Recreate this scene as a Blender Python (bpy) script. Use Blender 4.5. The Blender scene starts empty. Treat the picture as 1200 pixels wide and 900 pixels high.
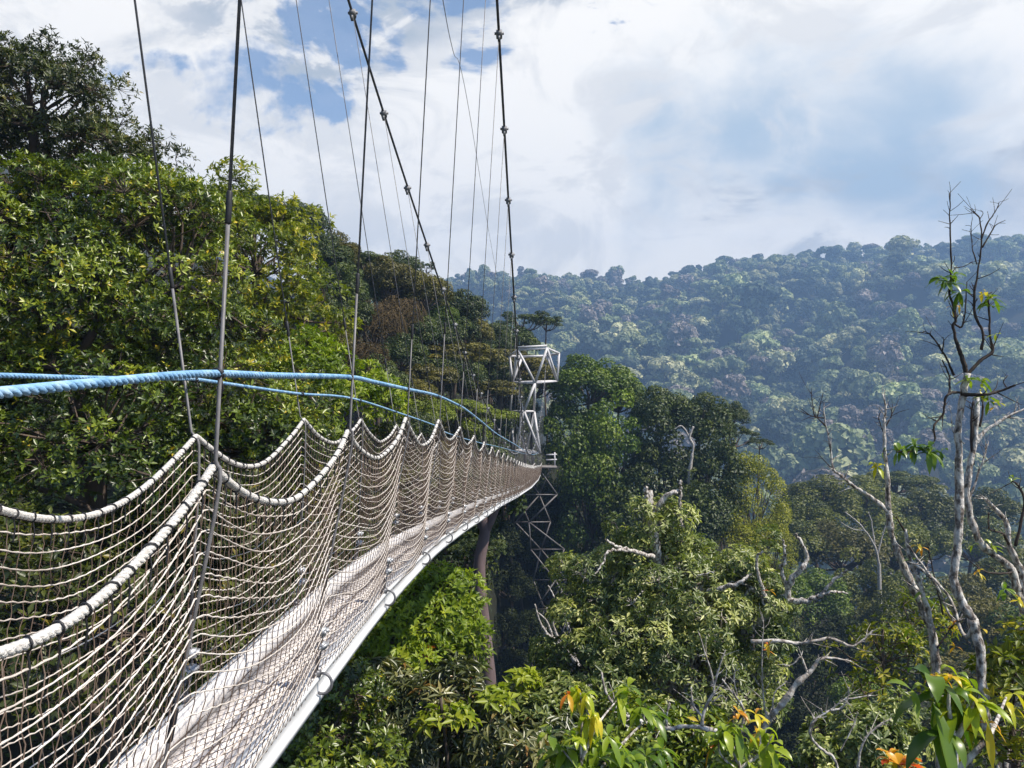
import bpy, math, random
import numpy as np
from mathutils import Matrix, Vector

rng = np.random.default_rng(7)
random.seed(7)
scene = bpy.context.scene
C = scene.collection

# ------------------------------------------------------------------ camera
F = 900.0                                   # focal length in photo pixels (photo 1200 x 900)
YAW, PITCH = math.atan(48 / F), math.atan(20 / F)
cam_d = bpy.data.cameras.new('camera')
cam = bpy.data.objects.new('camera', cam_d)
C.objects.link(cam)
cam_d.sensor_width = 36.0
cam_d.lens = 36.0 * F / 1200.0
cam_d.clip_start = 0.02
cam_d.clip_end = 3000
cam.rotation_euler = (math.pi / 2 + PITCH, 0, YAW)
scene.camera = cam
CAM_R = np.array(cam.rotation_euler.to_matrix())


def ray(px, py):
    v = CAM_R @ np.array([(px - 600) / F, -(py - 450) / F, -1.0])
    return v / np.linalg.norm(v)


def at(px, py, Y):
    """the point at forward distance Y seen at photo pixel (px, py)"""
    v = CAM_R @ np.array([(px - 600) / F, -(py - 450) / F, -1.0])
    return v * (Y / v[1])


def to_px(p):
    q = np.asarray(p) @ CAM_R
    d = -q[..., 2]
    return 600 + F * q[..., 0] / d, 450 - F * q[..., 1] / d, d


# ------------------------------------------------------------------ mesh helpers
def nrm(a):
    return a / np.maximum(np.linalg.norm(a, axis=-1, keepdims=True), 1e-9)


class MB:
    """collects quads / triangles into one mesh"""

    def __init__(self):
        self.v, self.q, self.t, self.tint, self.qm, self.tm = [], [], [], [], [], []
        self.n = 0

    def add(self, V, Q=None, T=None, tint=None, mat=0):
        V = np.asarray(V, float).reshape(-1, 3)
        self.v.append(V)
        self.tint.append(np.full(len(V), .5) if tint is None else np.broadcast_to(tint, (len(V),)))
        if Q is not None and len(Q):
            Q = np.asarray(Q, int).reshape(-1, 4)
            self.q.append(Q + self.n)
            self.qm.append(np.full(len(Q), mat))
        if T is not None and len(T):
            T = np.asarray(T, int).reshape(-1, 3)
            self.t.append(T + self.n)
            self.tm.append(np.full(len(T), mat))
        self.n += len(V)
        return self

    def tubes(self, P, R, sides=4, caps=False, mat=0, tint=None):
        P = np.asarray(P, float)
        if P.ndim == 2:
            P = P[None]
        n, k = P.shape[:2]
        R = np.asarray(R, float)
        if R.ndim == 1 and R.shape[0] == k:
            R = R[None, :]
        elif R.ndim == 1:
            R = R[:, None]
        R = np.broadcast_to(R, (n, k))
        if caps:
            P = np.concatenate([P[:, :1], P, P[:, -1:]], 1)
            R = np.concatenate([np.zeros((n, 1)), R, np.zeros((n, 1))], 1)
            k += 2
        T = np.zeros_like(P)
        T[:, 1:-1] = P[:, 2:] - P[:, :-2]
        T[:, 0] = P[:, min(2 if caps else 1, k - 1)] - P[:, 0]
        T[:, -1] = P[:, -1] - P[:, -3 if caps else -2]
        T = nrm(T)
        m = nrm(P[:, -1] - P[:, 0])
        ref = np.where(np.abs(m[:, 2:3]) > .8, np.array([[1., .13, 0]]), np.array([[0, .11, 1.]]))
        N1 = nrm(np.cross(T, ref[:, None, :]))
        N2 = np.cross(T, N1)
        a = np.arange(sides) * 2 * math.pi / sides
        V = (P[:, :, None] + R[:, :, None, None] * (np.cos(a)[:, None] * N1[:, :, None] + np.sin(a)[:, None] * N2[:, :, None]))
        idx = np.arange(n * k * sides).reshape(n, k, sides)
        A, B = idx[:, :-1], idx[:, 1:]
        Q = np.stack([A, np.roll(A, -1, 2), np.roll(B, -1, 2), B], -1).reshape(-1, 4)
        self.add(V.reshape(-1, 3), Q, mat=mat, tint=tint)
        return self

    def box(self, c, s, M=None, mat=0):
        c, s = np.asarray(c, float), np.asarray(s, float) / 2
        V = np.array([[x, y, z] for x in (-1, 1) for y in (-1, 1) for z in (-1, 1)], float) * s
        if M is not None:
            V = V @ np.asarray(M).T
        Q = [[0, 1, 3, 2], [4, 6, 7, 5], [0, 4, 5, 1], [2, 3, 7, 6], [0, 2, 6, 4], [1, 5, 7, 3]]
        return self.add(V + c, Q, mat=mat)

    def build(self, name, mats, parent=None, smooth=False, link=True):
        V = np.concatenate(self.v).astype(np.float32)
        me = bpy.data.meshes.new(name)
        me.vertices.add(len(V))
        me.vertices.foreach_set('co', V.ravel())
        Q = np.concatenate(self.q) if self.q else np.zeros((0, 4), int)
        T = np.concatenate(self.t) if self.t else np.zeros((0, 3), int)
        me.loops.add(Q.size + T.size)
        me.loops.foreach_set('vertex_index', np.concatenate([Q.ravel(), T.ravel()]).astype(np.int32))
        me.polygons.add(len(Q) + len(T))
        st = np.concatenate([np.arange(len(Q)) * 4, Q.size + np.arange(len(T)) * 3]).astype(np.int32)
        me.polygons.foreach_set('loop_start', st)
        mi = np.concatenate(self.qm + self.tm).astype(np.int32)
        me.polygons.foreach_set('material_index', mi)
        if smooth:
            me.polygons.foreach_set('use_smooth', np.ones(len(Q) + len(T), bool))
        me.update(calc_edges=True)
        at_ = me.attributes.new('tint', 'FLOAT', 'POINT')
        at_.data.foreach_set('value', np.concatenate(self.tint).astype(np.float32))
        for m in (mats if isinstance(mats, (list, tuple)) else [mats]):
            me.materials.append(m)
        o = bpy.data.objects.new(name, me)
        if link:
            C.objects.link(o)
        if parent is not None:
            o.parent = parent
        return o


def tag(o, label=None, cat=None, group=None, kind=None):
    if label:
        o['label'] = label
    if cat:
        o['category'] = cat
    if group:
        o['group'] = group
    if kind:
        o['kind'] = kind
    return o


def thing(name, label, cat, loc=(0, 0, 0), group=None):
    o = bpy.data.objects.new(name, None)
    o.empty_display_size = .3
    C.objects.link(o)
    o.location = [float(x) for x in loc]
    return tag(o, label, cat, group)


def lerp(a, b, t):
    return a + (b - a) * t


def spline(pts, n):
    """Catmull-Rom through points, n samples"""
    P = np.asarray(pts, float)
    if len(P) == 2:
        return P[0] + (P[1] - P[0]) * np.linspace(0, 1, n)[:, None]
    Q = np.concatenate([[2 * P[0] - P[1]], P, [2 * P[-1] - P[-2]]])
    u = np.linspace(0, len(P) - 1 - 1e-6, n)
    i = u.astype(int)
    t = (u - i)[:, None]
    a, b, c, d = Q[i], Q[i + 1], Q[i + 2], Q[i + 3]
    return .5 * (2 * b + (c - a) * t + (2 * a - 5 * b + 4 * c - d) * t ** 2 + (3 * b - a - 3 * c + d) * t ** 3)


# ------------------------------------------------------------------ materials
def new_mat(name):
    m = bpy.data.materials.new(name)
    m.use_nodes = True
    nt = m.node_tree
    for n in list(nt.nodes):
        nt.nodes.remove(n)
    out = nt.nodes.new('ShaderNodeOutputMaterial')
    return m, nt, out


def N(nt, typ, **kw):
    n = nt.nodes.new(typ)
    for k, v in kw.items():
        if k.startswith('i_'):
            key = k[2:].replace('_', ' ')
            n.inputs[key].default_value = v
        else:
            setattr(n, k, v)
    return n


def rgba(c):
    return (c[0], c[1], c[2], 1)


def ramp(nt, stops):
    r = nt.nodes.new('ShaderNodeValToRGB')
    e = r.color_ramp.elements
    while len(e) < len(stops):
        e.new(.5)
    for el, (p, c) in zip(e, stops):
        el.position = p
        el.color = rgba(c)
    return r


def noisy(name, stops, scale=8, rough=.7, bump=0.0, detail=5, metallic=0., spec=.4, coords='Object', stretch=None, bscale=None):
    m, nt, out = new_mat(name)
    tc = N(nt, 'ShaderNodeTexCoord')
    src = tc.outputs[coords]
    if stretch:
        mp = N(nt, 'ShaderNodeMapping')
        mp.inputs['Scale'].default_value = stretch
        nt.links.new(src, mp.inputs[0])
        src = mp.outputs[0]
    no = N(nt, 'ShaderNodeTexNoise', i_Scale=scale, i_Detail=detail, i_Roughness=.6)
    nt.links.new(src, no.inputs['Vector'])
    r = ramp(nt, stops)
    nt.links.new(no.outputs['Fac'], r.inputs[0])
    b = N(nt, 'ShaderNodeBsdfPrincipled', i_Roughness=rough, i_Metallic=metallic)
    b.inputs['Specular IOR Level'].default_value = spec
    nt.links.new(r.outputs[0], b.inputs['Base Color'])
    if bump:
        no2 = N(nt, 'ShaderNodeTexNoise', i_Scale=bscale or scale * 3, i_Detail=4)
        nt.links.new(src, no2.inputs['Vector'])
        bp = N(nt, 'ShaderNodeBump', i_Strength=bump, i_Distance=.02)
        nt.links.new(no2.outputs['Fac'], bp.inputs['Height'])
        nt.links.new(bp.outputs[0], b.inputs['Normal'])
    nt.links.new(b.outputs[0], out.inputs[0])
    return m


def leaf_mat(name, stops, rough=.42, transl=.3, spec=.5, vary=.25, tgain=(1.5, 1.7, .7)):
    """leaf colour from the per-leaf 'tint' attribute, shifted a little per tree"""
    m, nt, out = new_mat(name)
    a = N(nt, 'ShaderNodeAttribute', attribute_name='tint')
    oi = N(nt, 'ShaderNodeObjectInfo')
    r = ramp(nt, stops)
    nt.links.new(a.outputs['Fac'], r.inputs[0])
    hs = N(nt, 'ShaderNodeHueSaturation')
    mr = N(nt, 'ShaderNodeMapRange')
    mr.inputs['To Min'].default_value = 1 - vary
    mr.inputs['To Max'].default_value = 1 + vary
    nt.links.new(oi.outputs['Random'], mr.inputs['Value'])
    nt.links.new(mr.outputs[0], hs.inputs['Value'])
    nt.links.new(r.outputs[0], hs.inputs['Color'])
    b = N(nt, 'ShaderNodeBsdfPrincipled', i_Roughness=rough)
    b.inputs['Specular IOR Level'].default_value = spec
    nt.links.new(hs.outputs[0], b.inputs['Base Color'])
    if transl > 0:
        g = N(nt, 'ShaderNodeMix', data_type='RGBA', blend_type='MULTIPLY')
        g.inputs[0].default_value = 1
        nt.links.new(hs.outputs[0], g.inputs[6])
        g.inputs[7].default_value = rgba(tgain)
        tr = N(nt, 'ShaderNodeBsdfTranslucent')
        nt.links.new(g.outputs[2], tr.inputs[0])
        mx = N(nt, 'ShaderNodeMixShader', i_Fac=transl)
        nt.links.new(b.outputs[0], mx.inputs[1])
        nt.links.new(tr.outputs[0], mx.inputs[2])
        nt.links.new(mx.outputs[0], out.inputs[0])
    else:
        nt.links.new(b.outputs[0], out.inputs[0])
    return m


M = {}
M['alu'] = noisy('painted_aluminium', [(.25, (.52, .52, .53)), (.5, (.68, .68, .70)), (.8, (.76, .76, .78))], 9, .5, .06, metallic=.0, stretch=(1, .25, 1))
M['plank'] = noisy('weathered_boards', [(.22, (.58, .50, .46)), (.38, (.80, .73, .69)), (.75, (.85, .79, .76))], 9, .8, .15, stretch=(3, .6, 1))
M['white_rope'] = noisy('white_rope', [(.3, (.48, .45, .42)), (.6, (.72, .69, .66))], 60, .85, .5)
M['net_light'] = noisy('pale_net_cord', [(.28, (.34, .275, .235)), (.48, (.60, .54, .49)), (.72, (.74, .69, .65))], 2.2, .8)
M['net_brown'] = noisy('brown_net_cord', [(.3, (.085, .055, .04)), (.55, (.18, .125, .095)), (.8, (.33, .26, .215))], 3, .8)
M['deck_net'] = noisy('dark_net_cord', [(.3, (.05, .035, .03)), (.7, (.13, .095, .08))], 5, .8)
M['black'] = noisy('black_tape', [(.3, (.012, .012, .015)), (.7, (.03, .03, .035))], 20, .5)
M['wire'] = noisy('steel_wire_rope', [(.3, (.09, .09, .10)), (.7, (.20, .20, .22))], 40, .45, metallic=.3, stretch=(1, 1, 12))
M['clamp'] = noisy('grey_clamp_steel', [(.3, (.10, .10, .11)), (.7, (.30, .30, .32))], 30, .5)
M['plate'] = noisy('grimy_aluminium', [(.25, (.40, .36, .34)), (.45, (.62, .59, .58)), (.75, (.70, .68, .69))], 5, .6, .0, stretch=(1, .4, 1))
M['hose'] = noisy('grey_sheathed_wire', [(.3, (.11, .105, .11)), (.7, (.22, .21, .22))], 15, .45)
M['steel'] = noisy('galvanised_steel', [(.3, (.30, .31, .33)), (.7, (.52, .53, .56))], 30, .4, metallic=.4)
M['dark_steel'] = noisy('dark_steel', [(.3, (.06, .06, .075)), (.7, (.16, .16, .18))], 30, .45, metallic=.4)
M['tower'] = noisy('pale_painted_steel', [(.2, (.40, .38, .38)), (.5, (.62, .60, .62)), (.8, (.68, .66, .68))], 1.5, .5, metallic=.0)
M['tower_grey'] = noisy('dark_tower_steel', [(.2, (.085, .07, .065)), (.5, (.15, .135, .135)), (.8, (.22, .21, .215))], 1.5, .55)  # darker tone for the platform and lower mast
M['blue_rope'] = noisy('blue_rope', [(.3, (.10, .24, .44)), (.5, (.23, .42, .64)), (.75, (.46, .60, .74))], 18, .8, .4)
M['bark_pale'] = noisy('lichen_bark', [(.30, (.04, .03, .024)), (.41, (.16, .13, .11)), (.48, (.36, .32, .29)), (.56, (.60, .56, .52)), (.72, (.74, .71, .67))], 20, .85, .9, detail=9, stretch=(1, 1, .6), bscale=40)
M['bark_white'] = noisy('bleached_wood', [(.30, (.10, .075, .06)), (.48, (.36, .32, .29)), (.65, (.64, .61, .58))], 14, .85, .4)
M['bark_dark'] = noisy('dark_twig_bark', [(.3, (.025, .018, .015)), (.7, (.075, .055, .045))], 8, .85, .4)
M['bark'] = noisy('forest_bark', [(.3, (.05, .036, .028)), (.7, (.14, .105, .085))], 3, .9, .4, stretch=(1, 1, .3))
M['bark_purple'] = noisy('purplish_bark', [(.3, (.09, .062, .062)), (.7, (.21, .15, .15))], 2, .9, .4, stretch=(1, 1, .3))
# ------------------------------------------------------------------ terrain function
def smax(a, b, k):
    h = np.clip(.5 + .5 * (a - b) / k, 0, 1)
    return b + (a - b) * h + k * h * (1 - h)


def vnoise(x, y, s, seed):
    r = np.random.default_rng(seed)
    x, y = np.asarray(x, float) / s, np.asarray(y, float) / s
    out = 0
    for i in range(6):
        a, p = r.uniform(0, 2 * math.pi), r.uniform(0, 2 * math.pi, 2)
        k = r.uniform(.7, 1.8)
        u = x * math.cos(a) + y * math.sin(a)
        w = -x * math.sin(a) + y * math.cos(a)
        out = out + np.sin(u * k * 2 + p[0]) * np.cos(w * k * 1.7 + p[1])
    return out / 3


RID_X = [-260, -120, -72, -45, -25, -10, -1, 11, 26, 31, 55, 100, 200, 400]
RID_Z = [44, 30, 21, 15, 10, 1, -6, -11, -16, -27, -32, -37, -42, -45]
TOP_X = [-300, -150, -100, -10, 35, 66, 105, 155, 235, 320, 420, 460]
TOP_Z = [60, 62, 76, 80, 76, 76, 86, 90, 95, 104, 112, 114]


def ground_z(X, Y):
    X, Y = np.asarray(X, float), np.asarray(Y, float)
    left = np.where(X < -5.5, -9 + .46 * (-X - 5.5), -9 - 1.35 * (X + 5.5)) + np.where(X < -5.5, .03 * np.clip(Y, 0, 60), -.1 * np.clip(Y, 0, 80))
    bank = -6.5 - 1.05 * np.maximum(Y - 1, 0) + .1 * np.clip(-Y, 0, 20)
    rz = np.interp(X, RID_X, RID_Z)
    ry = 100 + .25 * np.maximum(X, 0)
    far_bank = rz - .9 * np.maximum(ry - Y, 0) - .55 * np.maximum(Y - ry, 0)
    floor = np.interp(Y, [-60, 0, 60, 100, 180, 430, 1500], [-24, -25, -30, -38, -54, -120, -124]) + 0 * X
    z = smax(smax(left, bank, 3), smax(far_bank, floor, 5), 5)
    z = z - 13 * np.exp(-((X + .045 * Y) / 5.5) ** 2) * np.clip((Y - 22) / 14, 0, 1) * np.clip((84 - Y) / 14, 0, 1)      # ravine carved in deeper so that the gorge falls dark
    K = 2.4                                          # the far slope stands 450 to 1200 m away
    Xn, Yn = X, Y
    X, Y = X / K, Y / K
    tz = np.interp(X, TOP_X, TOP_Z)
    t = np.clip((Y - 185) / 315, 0, 1)
    hill = -48 + (tz + 48) * (t ** .95)
    hill = hill + np.sin(t * math.pi) * (13 * vnoise(X + .6 * Y, Y * .35, 60, 3) + 9 * vnoise(X, Y, 24, 9))
    # a gully runs down the slope
    gx = 105 + (Y - 330) * .42
    hill = hill - 9 * np.sin(t * math.pi) * np.exp(-((X - gx) / 20) ** 2)
    hill = (hill - .7 * np.maximum(Y - 500, 0)) * K
    X, Y = Xn, Yn
    z = np.where(Y > 150, smax(z, hill, 8), z)
    return z + .5 * vnoise(X, Y, 9, 5) + np.where(Y > 40, .8, 0) * vnoise(X, Y, 22, 6)


xs = np.unique(np.concatenate([np.arange(-500, -60, 11), np.arange(-60, 60, 1.6), np.arange(60, 1040, 11)]))
ys = np.unique(np.concatenate([np.arange(-70, -10, 6), np.arange(-10, 130, 1.6), np.arange(130, 1400, 11)]))
GX, GY = np.meshgrid(xs, ys, indexing='ij')
GZ = ground_z(GX, GY)
gi = np.arange(GX.size).reshape(GX.shape)
M['soil'] = noisy('forest_floor', [(.3, (.006, .0055, .003)), (.5, (.013, .014, .006)), (.7, (.022, .027, .009))], .8, .95, .5, coords='Object')
g = MB()
g.add(np.stack([GX, GY, GZ], -1), np.stack([gi[:-1, :-1], gi[1:, :-1], gi[1:, 1:], gi[:-1, 1:]], -1))
tag(g.build('ground', M['soil'], smooth=True), kind='structure')

# ------------------------------------------------------------------ suspension footbridge
D = 72.0
ST = 1.5
_dy = [-3, 0, 2.9, 4.2, 5.3, 7.5, 10.3, 12.2, 17, 25, 33, 41, 60, 72, 74]
_dz = [-1.56, -1.46, -1.37, -1.325, -1.30, -1.37, -1.60, -1.78, -2.2, -3.0, -3.75, -4.5, -6.05, -6.75, -6.8]
_yy = np.linspace(-3, 74, 2000)
_zz = np.interp(_yy, _dy, _dz)
_ker = np.hanning(61)
_zz = np.convolve(np.pad(_zz, 30, mode='edge'), _ker / _ker.sum(), mode='valid')


def deck_z(Y):
    return np.interp(Y, _yy, _zz)


XR_B, XL_B = -1.14, -1.66        # beams (top outer edges)
XR_N, XL_N = -1.01, -1.62        # net tops
Y0, Y1 = -1.6, 70.6
stR = 2.22 + ST * np.arange(-3, 46)
stL = 1.90 + ST * np.arange(-3, 47)


def net_h(Y):
    return np.interp(Y, [0, 6, 10, 17, 60], [1.2, 1.19, 1.11, 1.0, 1.05])


SAG = {}


def top_z(Y, st, key):
    i = np.clip(np.searchsorted(st, Y) - 1, 0, len(st) - 2)
    u = np.clip((Y - st[i]) / ST, 0, 1)
    if key not in SAG:
        r = np.random.default_rng(11 if key == 'R' else 12)
        SAG[key] = np.interp(st, [0, 3, 5, 8, 14, 70], [.25, .235, .2, .165, .14, .12]) * r.uniform(.88, 1.1, len(st))
    # a little sharper than a parabola at the hangers
    c = (1 - np.abs(2 * u - 1) ** 1.8)
    return deck_z(Y) + net_h(Y) - SAG[key][i] * c, u


bridge = thing('suspension_bridge', 'narrow rope net suspension footbridge with white boarded deck crossing the gorge', 'bridge', (0, 0, 0))

# beams: C-channels along the deck
def sweep(profile, x0, ya, yb, step=.5, flip=1):
    Y = np.arange(ya, yb + 1e-6, step)
    z = deck_z(Y)
    P = np.asarray(profile, float)
    k = len(P)
    V = np.stack([np.repeat((x0 + flip * P[:, 0])[None], len(Y), 0), np.repeat(Y[:, None], k, 1), z[:, None] + P[:, 1][None]], -1)
    idx = np.arange(len(Y) * k).reshape(len(Y), k)
    A, B = idx[:-1], idx[1:]
    Q = np.stack([A, np.roll(A, -1, 1), np.roll(B, -1, 1), B], -1).reshape(-1, 4)
    return V.reshape(-1, 3), Q


chan = [(0, 0), (0, -.022), (-.012, -.028), (-.012, -.094), (0, -.10), (0, -.128), (-.066, -.128), (-.066, 0)]
for x0, fl in ((XR_B, 1), (XL_B, -1)):
    b = MB()
    b.add(*sweep(chan, x0, Y0, Y1, .5, fl))
    if fl == -1:                                   # the upright kick plate on the far side
        kp = MB()
        kp.add(*sweep([(-.064, .03), (-.070, .03), (-.112, -.088), (-.104, -.088)], x0, Y0, Y1, .5, fl))
        kp.build('kick_plate', M['plate'], bridge)
    b.build('beam', M['alu'], bridge)

# deck: boards laid along the bridge in short runs
b = MB()
r = np.random.default_rng(5)
for j, xa in enumerate(np.linspace(-1.548, -1.206, 4)[:-1]):
    y = Y0 - r.uniform(0, .8)
    while y < Y1:
        L = r.uniform(1.7, 2.3)
        y2 = min(y + L, Y1)
        n = 3
        Y = np.linspace(max(y, Y0), y2 - .012, n)
        w = .1125
        dz = r.uniform(-.003, .003)
        z = deck_z(Y) - .074 + dz
        V = []
        for yi, zi in zip(Y, z):
            V += [(xa, yi, zi), (xa + w, yi, zi), (xa + w, yi, zi - .02), (xa, yi, zi - .02)]
        idx = np.arange(4 * n).reshape(n, 4)
        A, B = idx[:-1], idx[1:]
        Q = list(np.stack([A, np.roll(A, -1, 1), np.roll(B, -1, 1), B], -1).reshape(-1, 4)) + [[0, 1, 2, 3], [4 * n - 1, 4 * n - 2, 4 * n - 3, 4 * n - 4]]
        b.add(V, Q)
        y = y2
b.build('deck', M['plank'], bridge)

# cross bars under the deck
for y in np.arange(.6, 70, 1.5):
    if y < 30:
        b = MB()
        b.box((-1.40, y, float(deck_z(y)) - .112), (.46, .04, .036))
        b.build('crossbar', M['alu'], bridge)

# nets
def net_side(st, xb, xt, key, sgn, seed):
    r = np.random.default_rng(seed)
    net = MB()
    NR = 20
    ph = r.uniform(0, 6.28, 8)

    def surf(Y, t):
        tz, u = top_z(Y, st, key)
        dz = deck_z(Y) + (-.05 if key == 'R' else .02)
        pk = deck_z(Y) + net_h(Y)
        z = dz + (pk - dz) * t - (pk - tz) * t ** .55
        # strands bunch up to a peak at each hanger, lower rows less
        bulge = np.sin(u * math.pi) * np.sin(t * math.pi) * .045 * sgn
        bulge = bulge + .012 * np.sin(Y * 2.3 + ph[0] + t * 5) * np.sin(t * math.pi)
        x = xb + (xt - xb) * t + bulge
        yo = .018 * np.sin(Y * 3.1 + t * 6 + ph[1]) * np.sin(t * math.pi) + .05 * (u - .5) * np.sin(t * math.pi) * -1
        zo = .006 * np.sin(Y * 9 + ph[2] + 17 * t) * (t < .99)
        return np.stack([x, Y + yo, z + zo], -1)

    SP = .056
    cols = np.arange(Y0, Y1, SP)
    step = SP / 2
    Yr = np.arange(Y0, Y1, step)
    ts = np.linspace(0.0, 1.0, NR + 1)
    # rows: the pale cords (15 of them), knots where they meet the columns
    P = []
    for k, t in enumerate(ts[:-1]):
        p = surf(Yr, np.full(len(Yr), t))
        wig = .6 * np.where(np.arange(len(Yr)) % 2 == 0, .0035, -.0035)
        p[:, 2] += wig * (.6 + .4 * math.sin(k))
        P.append(p)
    P = np.array(P)
    rad = np.where(np.arange(len(Yr)) % 2 == 0, .0033, .0021)[None].repeat(len(P), 0)
    near = Yr < 16
    net.tubes(P[:, near], rad[:, near], 4, mat=0)
    net.tubes(P[:, ~near][:, ::2], .0028, 3, mat=0)
    # columns: the brown cords
    tt = np.linspace(0, 1, NR * 2 + 1)
    Yc = cols[:, None] + np.zeros((1, len(tt)))
    Yc = Yc + .004 * np.where(np.arange(len(tt)) % 4 < 2, 1, -1)[None] + r.normal(0, .004, Yc.shape)
    P = surf(Yc.ravel(), np.tile(tt, len(cols))).reshape(len(cols), len(tt), 3)
    nc = cols < 16
    net.tubes(P[nc], .0017, 4, mat=1)
    net.tubes(P[~nc][:, ::2], .0021, 3, mat=1)
    return net, surf


netR, surfR = net_side(stR, -1.155, XR_N, 'R', 1, 21)
netL, surfL = net_side(stL, -1.62, XL_N, 'L', -1, 22)
NETS = {'R': netR, 'L': netL}

# net under foot: the dark cords lie over the boards and up the kick plate
dn = MB()
path = np.array([(-1.604, .034), (-1.59, .0), (-1.574, -.03), (-1.556, -.062)] + [(x, -.0685) for x in np.linspace(-1.535, -1.215, 12)] + [(-1.198, -.05), (-1.17, .006), (-1.15, .008)])
for off in (0, 1):
    ysn = np.arange(Y0 + .042 * off, Y1, .084)
    K = len(path)
    zig = np.where((np.arange(K) + off) % 2 == 0, .0205, -.0205)
    Yp = ysn[:, None] + zig[None] + np.random.default_rng(3 + off).normal(0, .003, (len(ysn), K))
    Xp = path[:, 0][None] + 0 * Yp
    Zp = deck_z(Yp) + path[:, 1][None]
    P = np.stack([Xp, Yp, Zp], -1)
    nc = ysn < 14
    dn.tubes(P[nc], .0014, 4)
    dn.tubes(P[~nc], .0018, 3)
Yr = np.arange(Y0, Y1, .06)
for k in (3, 9):
    p = np.stack([np.full(len(Yr), path[k, 0]) + .006 * np.sin(Yr * 13 + k) + .008 * np.sin(Yr * 3.1), Yr, deck_z(Yr) + path[k, 1] + .007], -1)
    dn.tubes(p, .004, 4)
dn.build('deck_net', M['deck_net'], bridge)

def twisted(P, rad, pitch):
    d = np.concatenate([[0], np.cumsum(np.linalg.norm(np.diff(P, axis=0), axis=1))])
    n = int(d[-1] / (pitch / 9))
    s = np.linspace(0, d[-1], n)
    Q = np.stack([np.interp(s, d, P[:, i]) for i in range(3)], -1)
    T = nrm(np.gradient(Q, axis=0))
    N1 = nrm(np.cross(T, [0, .05, 1.]))
    N2 = np.cross(T, N1)
    out = []
    for k in range(3):
        a = 2 * math.pi * s / pitch + k * 2 * math.pi / 3
        out.append(Q + rad * .48 * (np.cos(a)[:, None] * N1 + np.sin(a)[:, None] * N2))
    return np.array(out)


# edge ropes along the net tops, with dark lashings
for st, xt, key in ((stR, XR_N, 'R'), (stL, XL_N, 'L')):
    Yr = np.concatenate([np.arange(Y0, 9, .02), np.arange(9, Y1, .1)])
    tz, u = top_z(Yr, st, key)
    x = xt + .006 * np.sin(Yr * 4) + .004 * np.sin(Yr * 9.3)
    P = np.stack([x, Yr, tz], -1)
    rr = np.random.default_rng(4)
    er = MB()
    er.tubes(twisted(P[Yr <= 9.2], .0122, .055), .0073, 6)
    er.tubes(P[Yr >= 9], .0120 + rr.uniform(-.0022, .002, (Yr >= 9).sum()), 7)
    rope = er.build('edge_rope', M['white_rope'], bridge)
    la = MB()
    yl = np.arange(Y0 + .05, 22, .088)
    yl = yl + rr.normal(0, .008, len(yl))
    zl, _ = top_z(yl, st, key)
    z2, _ = top_z(yl + .01, st, key)
    a = np.linspace(0, 2 * math.pi, 11) + (math.pi + .7 if key == 'R' else math.pi + .9)
    twine = []
    for y, z, zz in zip(yl, zl, z2):
        tdir = nrm(np.array([0, .01, zz - z]))
        n2 = np.array([0, -tdir[2], tdir[1]])
        xc = xt + .006 * math.sin(y * 4) + .004 * math.sin(y * 9.3)
        slant = rr.uniform(-.012, .012)
        ring = np.array([xc, y, z]) + .0150 * (np.cos(a)[:, None] * np.array([1, 0, 0]) + np.sin(a)[:, None] * n2) + np.cos(a)[:, None] * slant * tdir
        twine.append(ring)
        dr = np.array([[xc, y, z - .012], [xc + .003, y + .004, z - .045], [xc, y, z - .085]])
        NETS[key].tubes(dr, .0026, 4, mat=2)
    la.tubes(np.concatenate(twine), .0028, 4)         # one continuous dark twine, wound on at every mesh
    la.build('lashing', M['black'], rope)

for key in 'RL':
    NETS[key].build('side_net', [M['net_light'], M['net_brown'], M['black']], bridge)

# main cables
def cable_z(Y):
    u = Y / D
    return 10 + (4.85 - 10) * u - 4 * 9.9 * u * (1 - u)


def cable_x(Y, side):
    if side == 'R':
        return np.interp(Y, [-2, 0, 9.7, 18.7, 30, 40, 55, 72], [-.52, -.55, -.68, -.85, -1.08, -1.12, -.9, -.56])
    return np.interp(Y, [-2, 0, 10, 12.9, 15.6, 19.6, 25.3, 40, 55, 72], [-3.05, -2.95, -2.46, -2.35, -2.2, -2.09, -1.83, -1.78, -2.3, -3.28])


for side in 'RL':
    Yr = np.linspace(-1.5, 71.3, 260)
    X = cable_x(Yr, side)
    X = np.convolve(np.pad(X, 10, mode='edge'), np.ones(21) / 21, mode='valid')
    b = MB()
    b.tubes(np.stack([X, Yr, cable_z(Yr)], -1), .0175, 8)
    b.build('main_cable', M['dark_steel'], bridge, smooth=True)

# hangers
clipA = MB()
clipA.box((0, 0, 0), (.034, .03, .03)).box((.02, 0, .004), (.016, .034, .012)).tubes([[-.012, -.03, 0], [-.012, .03, 0]], .006, 6, True)
clipA.tubes([[.012, -.03, 0], [.012, .03, 0]], .006, 6, True)
clip_me = clipA.build('wire_clip', M['steel'], link=False).data
sl = MB()
sl.tubes([[0, 0, -.05], [0, 0, -.045], [0, 0, .045], [0, 0, .05]], np.array([.0072, .0096, .0096, .0072]), 8, True)
sleeve_me = sl.build('black_sleeve', M['black'], link=False).data
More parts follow.
